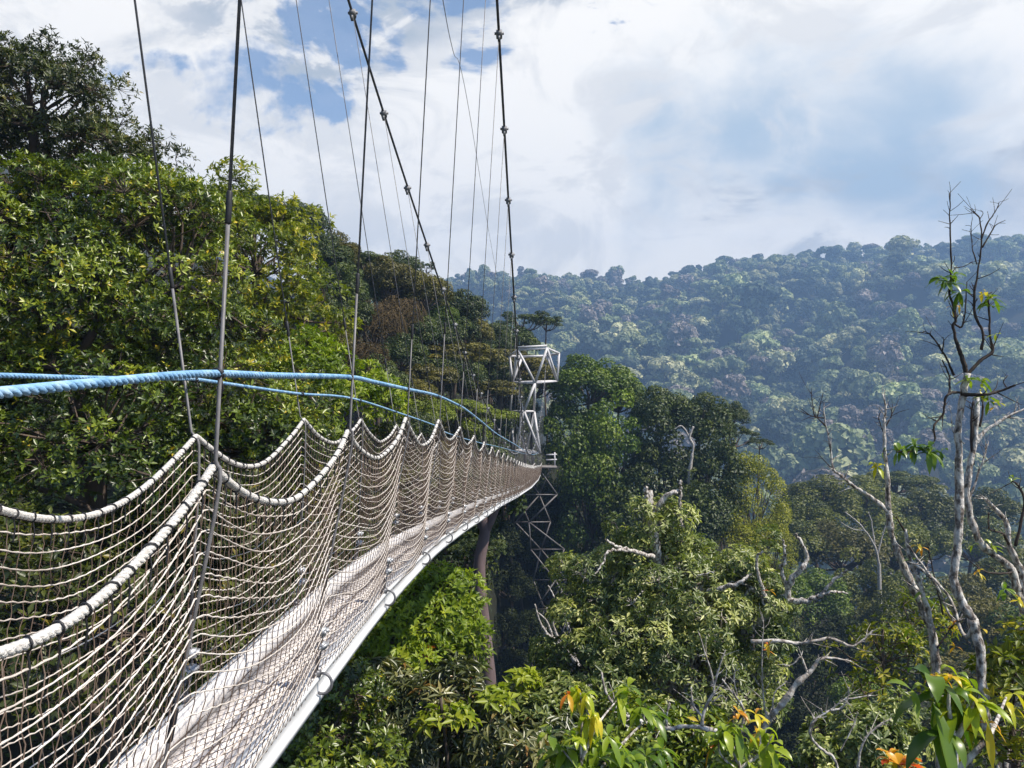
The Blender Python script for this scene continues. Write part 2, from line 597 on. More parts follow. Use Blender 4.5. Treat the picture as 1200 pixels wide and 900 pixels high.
# shackle hooked round the beam flange: pin head inside, bow outside
sh = MB()
a = np.linspace(-.15 * math.pi, 1.15 * math.pi, 18)
bow = np.stack([.030 + .046 * np.sin(a), 0 * a, -.036 + .05 * np.cos(a)], -1)
sh.tubes(bow, .0075, 7, True)
sh.tubes([[0, -.03, .012], [0, .03, .012]], .010, 10, True)
sh.tubes([[-.018, 0, .012], [.020, 0, .012]], .019, 12, True)
sh_me = sh.build('shackle', M['wire'], link=False).data
lp = MB()
a = np.linspace(0, 2 * math.pi, 15)
lp.tubes(np.stack([.0 * a, .016 * np.sin(a), .045 * np.cos(a)], -1), .0045, 5)
loop_me = lp.build('thimble', M['dark_steel'], link=False).data
cc = MB()
cc.box((0, 0, 0), (.075, .085, .07)).box((0, 0, -.06), (.03, .05, .09)).tubes([[-.06, 0, .015], [.06, 0, .015]], .018, 8, True)
cc.tubes([[0, -.055, -.01], [0, .055, -.01]], .03, 8, True)
clamp_me = cc.build('cable_clamp', M['clamp'], link=False).data


def inst(me, name, parent, loc, rot=None, scale=1):
    o = bpy.data.objects.new(name, me)
    C.objects.link(o)
    o.parent = parent
    if rot is not None:
        o.rotation_euler = rot
    o.location = [float(q) for q in loc]
    o.scale = (scale,) * 3
    return o


ORI = lambda v: Vector([float(q) for q in v]).to_track_quat('Z', 'Y').to_euler()
for side, st, xt, xb in (('R', stR, XR_N, XR_B - .012), ('L', stL, XL_N, XL_B + .012)):
    for i, y in enumerate(st):
        if y < -1.4 or y > 70.5:
            continue
        dz = float(deck_z(y))
        tz = dz + float(net_h(y))
        xtop = float(cable_x(y, side))
        ztop = float(cable_z(y))
        if ztop < tz + .15:
            ztop = tz + .15
        lean = {'R': -.03, 'L': .0}[side]
        pts = [(xtop, y - .04, ztop), (xt + (.016 if side == 'R' else -.016), y, tz + .02), (xt + .02, y + .005, tz - .10), (xb + .022, y - .015, dz + .34), (xb + .02, y, dz + .26)]
        b = MB()
        k = 10
        up = spline(pts[:2], 12)
        lo = spline(pts[1:], 12)
        hs = .68 + .12 * math.sin(i * 2.3)
        d2 = np.array(pts[0]) - np.array(pts[1])
        joint = np.array(pts[1]) + nrm(d2) * min(hs, np.linalg.norm(d2) * .8)
        wr = .0062 if y < 4.5 else .0045
        b.tubes(np.concatenate([[joint], lo]), wr, 6, caps=True, mat=0)      # sheathed below the joint
        b.tubes([pts[0], lerp(np.array(pts[0]), joint, .5), joint], min(.0052, wr), 6, caps=True, mat=1 if y < 9 else 0)   # bare wire above it
        # short loop of wire down to the shackle
        P2 = spline([(xb + .02, y, dz + .26), (xb + .03, y - .012, dz + .20), (xb + .018, y + .008, dz + .12), (xb + .0, y, dz + .03)], 10)
        b.tubes(P2, .0050, 5, caps=True, mat=0)
        h = b.build('hanger', [M['hose'], M['wire']], bridge, smooth=True)
        cx = inst(clamp_me, 'cable_clamp', h, (xtop, y - .04, ztop), rot=(math.atan2(-(float(cable_z(y + .1)) - ztop), .1) * -1, 0, 0), scale=1.0)
        if y < 26:
            d = np.array(pts[3]) - np.array(pts[2])
            inst(sleeve_me, 'tape_sleeve', h, lerp(np.array(pts[2]), np.array(pts[3]), .86), ORI(-d))
            inst(sleeve_me, 'tape_sleeve', h, joint, ORI(d2), 1.0)
            inst(clip_me, 'wire_clip', h, P2[1] + np.array([0, 0, -.02]), (0, 0, .3), 1.25)
            inst(clip_me, 'wire_clip', h, P2[5], (.2, 0, -.5), 1.1)
            inst(loop_me, 'thimble', h, np.array([xb, y, dz + .055]))
            o = inst(sh_me, 'shackle', h, np.array([xb - .002, y, dz + .002]), (0, 0, 0 if side == 'R' else math.pi))

# a thin wire strung from the near tower to the far one
sw = MB()
sw.tubes(spline([at(496, -140, 7.0), at(519, 0, 10), at(531, 60, 13), at(548, 120, 18), at(578, 300, 34), at(597, 390, 56), at(607, 409, 71)], 60), .006, 4)
sw.build('stay_wire', M['wire'], bridge)

# ------------------------------------------------------------------ blue ropes tied to the hangers
def rope_thing(pts_near, pts_far, rad, label):
    P = spline(pts_near, 400)
    m = MB()
    m.tubes(twisted(P, rad, rad * 6.2), rad * .58, 6)
    far = spline([pts_near[-2]] + [pts_near[-1]] + pts_far, 160)
    far = far[far[:, 1] >= pts_near[-1][1] - .01]
    m.tubes(far, rad * .95, 6)
    base = thing('hand_rope', label, 'rope', (pts_near[0][0], pts_near[0][1], pts_near[0][2]), 'blue hand ropes')
    o = m.build('rope_strand', M['blue_rope'], base, smooth=True)
    o.location = [-float(q) for q in pts_near[0]]
    st, xh = (stR, XR_N) if rad > .01 else (stL, XL_N)
    for ys in st:
        if not pts_near[0][1] < ys < 20 or ys < -.5:
            continue
        W_ = P if ys < P[-1, 1] else far
        c = np.array([np.interp(ys, W_[:, 1], W_[:, i]) for i in range(3)])
        t = MB()
        a_ = np.linspace(0, 6.28 * 4, 40)
        t.tubes(c + np.stack([(rad + .004) * np.cos(a_) + .004 * np.sign(xh - c[0]), np.linspace(-.014, .014, 40), (rad + .004) * np.sin(a_)], -1), .0028, 5, caps=True)
        t.tubes(c + np.array([[.002, .012, -rad], [.004, .02, -rad - .03], [.0, .016, -rad - .06]]), .0026, 4, caps=True)
        o = t.build('knot', M['black'], base)
        o.location = [-float(q) for q in pts_near[0]]
    return base


def wp(px, py, X):
    """point on the vertical plane x = X seen at photo pixel"""
    v = CAM_R @ np.array([(px - 600) / F, -(py - 450) / F, -1.0])
    return v * (X / v[0])


rn = [wp(-420, 500, -.985), wp(-150, 476, -.985), wp(0, 460, -.985), wp(120, 448, -.985), wp(238, 438, -.985), wp(320, 440, -.99), wp(409, 442, -.99), wp(440, 448, -1.0), wp(477, 456, -1.0), wp(513, 464, -1.02), wp(540, 476, -1.02)]
rf = [wp(563, 493, -1.04), wp(583, 509, -1.05), wp(602, 520, -1.06)]
e = at(631, 530, 69)
rf += [lerp(rf[-1], e, .5) + np.array([0, 0, -.25]), e]
rope_thing(rn, rf, .0115, 'thicker blue twisted rope tied along the hangers above the nearer net')
ln = [wp(-300, 436, -1.62), wp(0, 440, -1.62), wp(110, 443, -1.62), wp(215, 444, -1.62), wp(240, 446, -1.62), wp(347, 461, -1.63), wp(415, 467.5, -1.63), wp(477, 487, -1.64)]
lf = [wp(513, 500, -1.64), wp(527, 508.5, -1.65), wp(563, 519, -1.66), wp(590, 525, -1.66)]
e = at(626, 532, 69)
lf += [lerp(lf[-1], e, .5) + np.array([0, 0, -.1]), e]
rope_thing(ln, lf, .0085, 'thinner blue rope tied along the hangers above the farther net')

# ------------------------------------------------------------------ far lattice tower
tw_base = at(648, 790, D)
tw_gz = float(ground_z(tw_base[0], D))
tower = thing('lattice_tower', 'pale steel lattice tower with wide head frame at the far bridge end', 'tower', (tw_base[0], D, tw_gz))
OFF = np.array([tw_base[0], D, tw_gz])


def tn(px, py, dy=0.):
    return at(px, py, D + dy) - OFF


def strut(a, b, rad=.115, name='brace', m='tower'):
    s = MB()
    s.tubes([a, b], rad, 8, caps=True)
    return s.build(name, M[m], tower, smooth=False)


TL, TR, TO, TW, BL_, BR_ = tn(607, 410, -1.3), tn(641, 408, -1.3), tn(655, 414, .3), tn(597, 417, .3), tn(612, 418, 1.7), tn(641, 417, 1.7)
for a, b in ((TL, TR), (TR, TO), (TO, BR_), (BR_, BL_), (BL_, TW), (TW, TL)):
    strut(a, b, .11, 'head_bar')
strut(TL + [0, -.1, .22], TR + [0, -.1, .22], .10, 'head_bar')
AL, AF, AR = tn(600.5, 448, .6), tn(627, 449, -1.1), tn(653, 446.5, .6)
for a, b in ((AL, AF), (AF, AR), (AR, AL)):
    strut(a, b, .10, 'ring_bar')
for a, b in ((TW, AL), (TL, AL), (TL, AF), (TR, AF), (TR, AR), (TO, AR), (BL_, AL), (BR_, AR)):
    strut(a, b)
B1, B2, B3 = tn(598, 482, .9), tn(626, 482, .9), tn(614, 482, -1.0)
for a, b in ((B1, B2), (B2, B3), (B3, B1)):
    strut(a, b, .10, 'ring_bar')
for a, b in ((AL, B1), (AL, B3), (AF, B3), (AF, B2)):
    strut(a, b)
C1, C2, C3 = tn(602.5, 528, .5), tn(633, 531, .5), tn(617, 527, 1.6)
for a, b in ((C1, C2), (C2, C3), (C3, C1)):
    strut(a, b, .09, 'ring_bar')
for a, b in ((B1, C1), (B3, C1), (B3, C2), (B2, C2), (B2, C3), (B1, C3)):
    strut(a, b)
# landing platform
pf = MB()
for k in range(7):
    pc = tn(627, 546, -1.6 + k * .55)
    pf.box(pc, (3.9, .42, .09))
pf.box(tn(627, 547.5, -1.9), (4.0, .12, .2)).box(tn(627, 547.5, 1.9), (4.0, .12, .2))
pf.build('platform', M['tower_grey'], tower)
for py in (533, 539):
    rl = MB()
    for sx in (-1.6, 1.7):
        rl.tubes([tn(640, py, sx), tn(652, py - .5, sx)], .07, 6, True)
    rl.tubes([tn(652, py - .5, -1.6), tn(652, py - .5, 1.7)], .07, 6, True)
    rl.build('guard_rail', M['tower'], tower)
for dy in (-1.6, 1.7):
    strut(tn(650, 547, dy), tn(650, 530, dy), .07, 'rail_post')
# lower mast: triangles turned on each other
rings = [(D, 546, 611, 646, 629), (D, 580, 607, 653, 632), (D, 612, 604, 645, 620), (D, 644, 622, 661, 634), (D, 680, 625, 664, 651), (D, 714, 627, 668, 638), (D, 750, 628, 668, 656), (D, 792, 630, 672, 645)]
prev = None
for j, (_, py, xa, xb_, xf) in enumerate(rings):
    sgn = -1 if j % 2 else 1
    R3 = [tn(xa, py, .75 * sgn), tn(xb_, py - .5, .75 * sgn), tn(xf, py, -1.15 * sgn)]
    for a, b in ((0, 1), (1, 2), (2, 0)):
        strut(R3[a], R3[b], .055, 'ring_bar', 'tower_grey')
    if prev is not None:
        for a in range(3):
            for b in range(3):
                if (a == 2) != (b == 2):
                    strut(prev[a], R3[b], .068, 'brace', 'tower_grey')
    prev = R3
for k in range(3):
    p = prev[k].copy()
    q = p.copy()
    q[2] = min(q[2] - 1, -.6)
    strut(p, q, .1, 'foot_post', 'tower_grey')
# ------------------------------------------------------------------ foliage materials (leaf colours; one has forest shade painted in)
LM = {}
_leaf_mat = leaf_mat


def leaf_mat(name, stops, *a, gain=(1.75, 1.55, .85)):
    return _leaf_mat(name, [(p, tuple(min(c * g_, .7) for c, g_ in zip(col, gain))) for p, col in stops], *a)


LM['glossy'] = leaf_mat('glossy_leaves', [(0, (.010, .022, .006)), (.35, (.045, .080, .014)), (.7, (.090, .135, .022)), (.93, (.14, .18, .025)), (1, (.22, .20, .03))], .36, .17, .55, .1, gain=(2.05, 1.7, .8))
LM['dark_glossy'] = leaf_mat('dark_leaves', [(0, (.010, .018, .007)), (.5, (.028, .042, .012)), (.9, (.065, .085, .020)), (1, (.11, .10, .03))], .42, .2, .5, .1)
LM['yellow_green'] = leaf_mat('yellow_green_leaves', [(0, (.04, .065, .010)), (.5, (.095, .125, .016)), (.85, (.17, .19, .022)), (1, (.24, .22, .03))], .45, .3, .45, .1)
LM['lime'] = leaf_mat('lime_leaves', [(0, (.05, .09, .012)), (.5, (.11, .17, .018)), (1, (.20, .25, .03))], .45, .32, .45, .1)
LM['pale'] = leaf_mat('pale_leaves', [(0, (.030, .045, .018)), (.4, (.075, .092, .032)), (.8, (.19, .195, .085)), (1, (.28, .27, .15))], .38, .25, .55, .08, gain=(2.0, 2.05, 1.4))
LM['lance'] = leaf_mat('long_grey_green_leaves', [(0, (.02, .032, .018)), (.5, (.055, .070, .038)), (.9, (.13, .14, .085)), (1, (.16, .10, .05))], .34, .15, .6, .1)
LM['bright'] = leaf_mat('bright_green_canopy', [(0, (.018, .040, .006)), (.5, (.055, .098, .010)), (1, (.115, .165, .016))], .5, .22, .4, .2)
LM['deep'] = leaf_mat('deep_green_canopy', [(0, (.010, .022, .006)), (.5, (.028, .046, .010)), (1, (.068, .090, .018))], .5, .15, .4, .2)
LM['shade'] = leaf_mat('painted_shade_leaves', [(0, (.006, .010, .004)), (.5, (.011, .018, .006)), (1, (.022, .032, .009))], .6, .1, .2, .15)  # leaf colour darkened to stand in for deep shade between the trees
LM['valley'] = leaf_mat('valley_canopy', [(0, (.014, .026, .006)), (.5, (.060, .076, .014)), (1, (.125, .135, .026))], .5, .2, .4, .3)
LM['olive'] = leaf_mat('olive_canopy', [(0, (.030, .034, .008)), (.5, (.062, .062, .013)), (1, (.105, .098, .020))], .5, .2, .4, .2)
LM['midlime'] = leaf_mat('lime_canopy', [(0, (.05, .075, .010)), (.5, (.10, .14, .018)), (1, (.16, .20, .028))], .5, .25, .4, .15)
LM['vine'] = leaf_mat('vine_leaves', [(0, (.075, .095, .010)), (.5, (.155, .175, .018)), (1, (.23, .24, .028))], .5, .25, .4, .12)
LM['brown'] = leaf_mat('brown_twig_thicket', [(0, (.030, .024, .018)), (.5, (.050, .040, .032)), (1, (.085, .066, .052))], .7, .1, .2, .15)
LM['young'] = leaf_mat('young_coloured_leaves', [(0, (.10, .20, .012)), (.35, (.34, .42, .02)), (.72, (.64, .50, .03)), (.90, (.62, .27, .02)), (1, (.55, .05, .02))], .35, .4, .5, .0, (1.3, 1.3, .8), gain=(1.1, 1.1, 1))
LM['broad'] = leaf_mat('broad_green_leaves', [(0, (.045, .10, .012)), (.5, (.14, .22, .018)), (1, (.34, .40, .03))], .32, .35, .55, .05, gain=(1.1, 1.1, 1))
LM['red'] = leaf_mat('red_blossom', [(0, (.35, .03, .012)), (.6, (.55, .05, .02)), (1, (.6, .16, .03))], .5, .3, .3, .05, (1.2, .8, .6), gain=(1.1, 1.1, 1))
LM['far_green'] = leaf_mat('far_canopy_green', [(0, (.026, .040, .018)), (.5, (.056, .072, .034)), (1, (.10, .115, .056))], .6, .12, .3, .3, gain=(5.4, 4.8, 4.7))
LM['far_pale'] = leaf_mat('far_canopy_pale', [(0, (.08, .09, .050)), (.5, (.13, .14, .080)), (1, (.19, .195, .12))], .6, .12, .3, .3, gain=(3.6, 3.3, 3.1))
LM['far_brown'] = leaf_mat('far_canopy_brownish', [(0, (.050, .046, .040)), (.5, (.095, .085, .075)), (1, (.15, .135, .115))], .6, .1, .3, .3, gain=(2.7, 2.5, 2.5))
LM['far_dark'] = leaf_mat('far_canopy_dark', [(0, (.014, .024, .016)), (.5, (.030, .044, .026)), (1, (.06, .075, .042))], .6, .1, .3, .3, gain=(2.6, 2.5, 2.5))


def unit(n, r):
    v = r.normal(size=(n, 3))
    return nrm(v)


def leaves(mb, B, Dv, Nv, L, W, tint, fold=.12, droop=.12, mat=0):
    """folded diamond leaves: base B, axis D, blade normal N"""
    Dv = nrm(Dv)
    S = nrm(np.cross(Dv, Nv))
    Nn = np.cross(S, Dv)
    L = np.asarray(L)[:, None] * np.ones((len(B), 1))
    W = np.asarray(W)[:, None] * np.ones((len(B), 1))
    V = np.stack([B, B + .48 * L * Dv + .5 * W * S + fold * W * Nn, B + L * Dv - droop * L * Nn, B + .48 * L * Dv - .5 * W * S + fold * W * Nn], 1)
    n = len(B)
    i = np.arange(n)[:, None] * 4
    T = np.concatenate([i + [[0, 1, 2]], i + [[0, 2, 3]]])
    mb.add(V.reshape(-1, 3), T=T, tint=np.repeat(tint, 4), mat=mat)


def surface_leaves(mb, cs, rs, n_per, L, W, r, zmin=-.35, jit=.45, flat=1., tint_c=None, shell=(.72, 1.08), area=True, mat=0):
    """leaf blades lying over the surfaces of clumps"""
    cs, rs = np.asarray(cs), np.asarray(rs)
    m = rs.mean()
    cnt = np.maximum(4, (n_per * ((rs / m) ** 2 if area else 1)).astype(int))
    k = np.repeat(np.arange(len(cs)), cnt)
    u = unit(len(k) * 2, r)
    u = u[u[:, 2] > zmin]
    while len(u) < len(k):
        u = np.concatenate([u, u[:len(k) - len(u)] * np.array([-1, 1, 1])])
    u = u[:len(k)]
    p = cs[k] + u * rs[k][:, None] * r.uniform(shell[0], shell[1], (len(k), 1)) * np.array([1, 1, flat])
    n = nrm(u * np.array([1, 1, 1 / flat]) + r.normal(0, jit, u.shape) + np.array([0, 0, .25]))
    d = np.cross(n, unit(len(k), r))
    d = nrm(d + np.array([0, 0, -.25]))
    l = L * r.uniform(.7, 1.3, len(k))
    tc_ = r.uniform(0.1, .75, len(cs)) if tint_c is None else tint_c
    t = np.clip(tc_[k] + r.normal(0, .16, len(k)), 0, 1)
    leaves(mb, p - d * l[:, None] * .5, d, n, l, W / L * l, t, mat=mat)


def rosettes(mb, tips, dirs, k, L, W, r, tint, cone=.95, droop=.15, spread=.25, mat=0, fold=.12):
    """whorls of k leaves round twig tips"""
    n = len(tips)
    dirs = nrm(dirs)
    a = np.cross(dirs, unit(n, r))
    a = nrm(a)
    b = np.cross(dirs, a)
    ph = (np.arange(k) * 2.399)[None] + r.uniform(0, 6.28, (n, 1))
    cn = np.clip(cone + r.normal(0, spread, (n, k)), .15, 1.7)
    rad = np.cos(ph)[..., None] * a[:, None] + np.sin(ph)[..., None] * b[:, None]
    Dv = np.cos(cn)[..., None] * dirs[:, None] + np.sin(cn)[..., None] * rad
    Nv = np.sin(cn)[..., None] * dirs[:, None] - np.cos(cn)[..., None] * rad + np.array([0, 0, .3])
    B = np.repeat(tips[:, None], k, 1) + Dv * (.06 * L) + dirs[:, None] * r.uniform(-.5, .15, (n, k, 1)) * L
    l = L * r.uniform(.65, 1.2, (n, k))
    t = np.clip(np.repeat(tint[:, None], k, 1) + r.normal(0, .13, (n, k)), 0, 1)
    leaves(mb, B.reshape(-1, 3), Dv.reshape(-1, 3), Nv.reshape(-1, 3), l.ravel(), (W / L * l).ravel(), t.ravel(), fold=fold, droop=droop, mat=mat)


def blob_points(center, radii, n, r, zmin=-.55, inner=.55, lump=.22):
    u = unit(n * 3, r)
    u = u[u[:, 2] > zmin][:n]
    a, b, c = r.uniform(0, 6.28, 3)
    lumpf = 1 + lump * (np.sin(u[:, 0] * 4 + a) * np.cos(u[:, 1] * 3.5 + b) + .6 * np.sin(u[:, 2] * 5 + c))
    rr = r.uniform(inner, 1, (len(u), 1)) ** .6 * lumpf[:, None]
    return np.asarray(center) + u * rr * np.asarray(radii), u


def limb(mb, a, b, ra, rb, r, sag=.12, n=8, sides=6):
    a, b = np.asarray(a, float), np.asarray(b, float)
    L = np.linalg.norm(b - a)
    m1 = lerp(a, b, .35) + r.normal(0, sag * .6, 3) * L * .5 + np.array([0, 0, -.05 * L])
    m2 = lerp(a, b, .7) + r.normal(0, sag * .6, 3) * L * .5
    P = spline([a, m1, m2, b], n)
    mb.tubes(P, np.linspace(ra, rb, n), sides)
    return P


def near_tree(label, blobs, base_xy, leafmat, barkmat='bark', L=.13, W=.055, n_cl=30, cl_r=.5, tips_per=26, k=6, seed=0, cone=.95, zmin=-.5, droop=.15, tint_lo=.1, tint_hi=.8, trunk_r=.14, name='broadleaf_tree', cat='tree', group=None, extra=None, shell=.75, out_bias=.6, limbs=1., fold=.12, flush=.03):
    """a tree whose twigs and leaves can be told apart; blobs = [(center, radii)]"""
    r = np.random.default_rng(1000 + seed)
    bz = float(ground_z(*base_xy)) - .15
    root = thing(name, label, cat, (base_xy[0], base_xy[1], bz), group)
    O = np.array([base_xy[0], base_xy[1], bz])
    wood, fol = MB(), MB()
    allc = []
    vol = sum(np.prod(b[1]) ** (2 / 3) for b in blobs)
    for c, rad in blobs:
        n = max(5, int(n_cl * np.prod(rad) ** (2 / 3) / vol))
        p, u = blob_points(c, rad, n, r, zmin)
        allc.append((p, u, np.asarray(c), np.asarray(rad)))
    main = np.asarray(blobs[0][0])
    top = main + np.array([0, 0, .15 * blobs[0][1][2]])
    tk = spline([O * 0, np.array([.3 * r.normal(), .3 * r.normal(), (main - O)[2] * .4]), (main - O) - np.array([0, 0, .35 * blobs[0][1][2]]), top - O], 18)
    wood.tubes(tk, np.linspace(trunk_r, trunk_r * .3, 18), 8)
    for p, u, c, rad in allc:
        m = len(p)
        if np.linalg.norm(c - main) > .1:
            limb(wood, tk[10], c - O, trunk_r * .45, trunk_r * .2, r, .15, 12)
        cr = cl_r * r.uniform(.7, 1.3, m)
        tc_ = r.uniform(tint_lo, tint_hi, m)
        for i in range(m):
            if r.uniform() < .5 * limbs:
                limb(wood, lerp(c, main, .3) - O if r.uniform() < .3 else c - O, p[i] - O, trunk_r * .22, .008, r, .2, 7, 4)
            nt_ = max(4, int(tips_per * (cr[i] / cl_r) ** 2))
            v = unit(nt_ * 2, r) + u[i] * out_bias * .6 + np.array([0, 0, .35])
            v = nrm(v)[:nt_]
            tp = p[i] + v * cr[i] * r.uniform(shell, 1.05, (nt_, 1)) * np.array([1, 1, .85])
            dr = nrm(v + u[i] * .4 + np.array([0, 0, .35]) + r.normal(0, .25, v.shape))
            tt = np.clip(tc_[i] + r.normal(0, .12, nt_), 0, .9)
            fl = r.uniform(size=nt_) < flush
            tt[fl] = r.uniform(.9, 1, fl.sum())
            rosettes(fol, tp - O, dr, k, L, W, r, tt, cone=cone, droop=droop, fold=fold)
            # the twigs themselves
            sel = r.uniform(size=nt_) < .35
            if sel.any():
                A = (p[i] - O) + 0 * tp[sel]
                Bp = tp[sel] - O
                wood.tubes(np.stack([A, lerp(A, Bp, .5) + r.normal(0, .04 * cr[i], A.shape), Bp], 1), np.array([.008, .006, .003]), 3)
    if extra:
        extra(root, O, wood, fol, r)
    wood.build('trunk', M[barkmat], root, smooth=True)
    fol.build('crown', LM[leafmat], root)
    return root


def pxblob(px, py, Y, rx, ry, depth=None):
    """an ellipsoid where the photo shows it: centre px,py at distance Y, radii in photo pixels; depth in metres"""
    c = at(px, py, Y)
    s = Y / F
    return (c, np.array([rx * s, depth if depth else (rx + ry) * .5 * s, ry * s]))


# ------------------------------------------------------------------ the near slope beside the bridge
near_tree('dense dark glossy tree filling the slope behind the farther net, reddish young leaf tips', [pxblob(70, 330, 13.2, 150, 130), pxblob(215, 330, 13.6, 95, 115), pxblob(-70, 330, 13, 120, 150), pxblob(150, 250, 14.2, 90, 60), pxblob(60, 430, 15, 150, 90), pxblob(220, 430, 15.5, 100, 80)], (-8.3, 14.2), 'glossy', L=.112, W=.045, n_cl=260, cl_r=.50, tips_per=50, k=6, seed=1, tint_lo=-.15, tint_hi=.85, trunk_r=.2, flush=.012)
near_tree('dark fine-leaved tree, the highest of the slope, feathery branches against the sky', [pxblob(40, 140, 17, 100, 80), pxblob(-60, 130, 17, 90, 100), pxblob(125, 195, 17, 75, 45), pxblob(165, 178, 17.2, 26, 36, .5), pxblob(70, 75, 17, 30, 28, .5), pxblob(25, 62, 17, 30, 22, .5), pxblob(110, 150, 17, 40, 26)], (-11, 18), 'dark_glossy', L=.125, W=.044, n_cl=150, cl_r=.48, tips_per=34, k=6, seed=2, shell=.5, trunk_r=.22, flush=.02)
near_tree('leafy bush low behind the farther net under the blue ropes, small pale leaves', [pxblob(120, 520, 12.2, 190, 90), pxblob(300, 520, 13.2, 95, 90), pxblob(-60, 520, 11.6, 110, 110)], (-6.9, 12.8), 'glossy', L=.11, W=.047, n_cl=190, cl_r=.42, tips_per=30, k=6, seed=3, trunk_r=.14, name='leafy_shrub', cat='shrub', tint_lo=-.15, tint_hi=.75, flush=.015)
near_tree('shaded undergrowth shrub seen only through the lower net', [pxblob(90, 740, 10.6, 200, 130), pxblob(260, 650, 12, 120, 100)], (-5.6, 10.8), 'dark_glossy', L=.14, W=.06, n_cl=120, cl_r=.5, tips_per=26, k=5, seed=4, trunk_r=.1, name='leafy_shrub', cat='shrub', flush=.01)
near_tree('yellow-green rounded tree standing between the dark glossy tree and the ridge', [pxblob(300, 320, 23, 82, 92), pxblob(350, 390, 22, 50, 70), pxblob(265, 260, 23.5, 45, 30)], (-9.2, 24.5), 'yellow_green', L=.17, W=.075, n_cl=90, cl_r=.6, tips_per=30, k=6, seed=5, trunk_r=.22, flush=.02)
near_tree('light green sapling with upright shoots, beside the second hanger below the ridge', [pxblob(375, 450, 18, 50, 55), pxblob(340, 470, 17.5, 55, 60), pxblob(428, 470, 19.5, 32, 50)], (-6, 19), 'lime', L=.15, W=.062, n_cl=55, cl_r=.42, tips_per=24, k=6, seed=6, trunk_r=.1, name='sapling')
near_tree('dull brown-green bush hidden behind the middle panels of the net', [pxblob(390, 570, 18, 80, 55), pxblob(450, 560, 20, 60, 60), pxblob(330, 600, 16, 80, 60)], (-5.5, 18.5), 'olive_near' if 'olive_near' in LM else 'dark_glossy', L=.14, W=.06, n_cl=50, cl_r=.5, tips_per=24, k=6, seed=7, trunk_r=.1, name='leafy_shrub', cat='shrub')

# ------------------------------------------------------------------ the gorge under the bridge
def reds(spots_px, n=10, L=.2, mat='red'):
    def f(root, O, wood, fol, r):
        fl = MB()
        for px, py, Y in spots_px:
            c = at(px, py, Y) - O
            tp = c + r.normal(0, .06, (n, 3))
            rosettes(fl, tp, np.array([[0, 0, 1.]]) + r.normal(0, .3, (n, 3)), 5, L, L * .28, r, r.uniform(.2, .9, n), cone=.6)
            wood.tubes([c - [0, .05, .6], c], np.array([.012, .006]), 4)
        fl.build('blossom', LM[mat], root)
    return f


near_tree('bright green tree topping out just under the boarded deck, red leaf tufts on its crown', [pxblob(502, 738, 16, 50, 62), pxblob(462, 765, 15.5, 58, 50), pxblob(528, 705, 16.3, 26, 30), pxblob(535, 770, 16, 24, 36)], (-1.6, 17.2), 'lime', L=.16, W=.062, n_cl=75, cl_r=.46, tips_per=26, k=6, seed=11, trunk_r=.16, tint_hi=.65, extra=reds([(473, 767, 15.0), (501, 768, 15.0), (550, 801, 15.2)], 7, .17))
near_tree('grey-green shrub of long hanging leaves at the bottom of the gorge', [pxblob(520, 850, 13.2, 75, 50), pxblob(590, 880, 13, 70, 40), pxblob(450, 830, 13.6, 50, 40)], (-1.9, 13.8), 'lance', L=.24, W=.058, n_cl=60, cl_r=.42, tips_per=15, k=7, seed=12, cone=1.35, droop=.35, trunk_r=.12, name='long_leaved_shrub', cat='shrub', tint_hi=.8, flush=.06)
near_tree('dull green bushy tree close below the white beam, thin bare twigs poking out', [pxblob(380, 870, 10.2, 75, 70), pxblob(340, 900, 9.8, 70, 50), pxblob(430, 890, 10.4, 50, 50)], (-2.7, 10.8), 'glossy', L=.105, W=.045, n_cl=60, cl_r=.32, tips_per=26, k=6, seed=13, trunk_r=.1, tint_hi=.75)
near_tree('small shrub with fresh lime leaves among the long grey-green ones', [pxblob(520, 848, 12.2, 22, 16), pxblob(612, 800, 14, 14, 14), pxblob(585, 830, 12.6, 12, 14)], (-1.4, 13), 'lime', L=.21, W=.085, n_cl=12, cl_r=.2, tips_per=5, k=5, seed=14, cone=1.2, droop=.3, trunk_r=.05, name='leafy_shrub', cat='shrub', tint_lo=.6, tint_hi=.9)
near_tree('low leafy bush in the gorge between the bare tangle and the long-leaved shrub', [pxblob(660, 850, 14, 60, 50), pxblob(625, 880, 13.4, 50, 40), pxblob(690, 790, 15, 40, 40)], (.3, 15), 'pale', L=.15, W=.06, n_cl=55, cl_r=.38, tips_per=22, k=6, seed=15, cone=1.2, droop=.3, trunk_r=.1, name='leafy_shrub', cat='shrub', tint_hi=.55)

near_tree('glossy green shrub along the bottom edge, under the arching dead branch', [pxblob(770, 885, 9.4, 75, 45), pxblob(830, 900, 9.2, 50, 30), pxblob(720, 905, 9.6, 50, 40)], (1.9, 9.9), 'glossy', L=.13, W=.055, n_cl=50, cl_r=.26, tips_per=16, k=6, seed=21, cone=1.15, droop=.25, trunk_r=.06, name='leafy_shrub', cat='shrub', tint_lo=.2)
near_tree('small pale-leaved shrub at the bottom edge, right beside the small bleached snag', [pxblob(1005, 885, 10.5, 48, 42), pxblob(1040, 860, 10.8, 35, 30), pxblob(960, 905, 10.2, 30, 25)], (4.4, 11.2), 'pale', L=.115, W=.048, n_cl=45, cl_r=.24, tips_per=16, k=6, seed=22, cone=1.2, droop=.3, trunk_r=.05, name='leafy_shrub', cat='shrub')
near_tree('airy sapling of small yellow-green leaves between the slender trunk and the curling branch', [pxblob(1035, 775, 11.5, 40, 45), pxblob(1070, 735, 11.8, 28, 35), pxblob(1010, 810, 11.4, 30, 30)], (5.2, 12.2), 'yellow_green', L=.12, W=.045, n_cl=40, cl_r=.25, tips_per=6, k=5, seed=23, cone=1.2, droop=.3, trunk_r=.045, name='sapling', limbs=2, flush=.06)
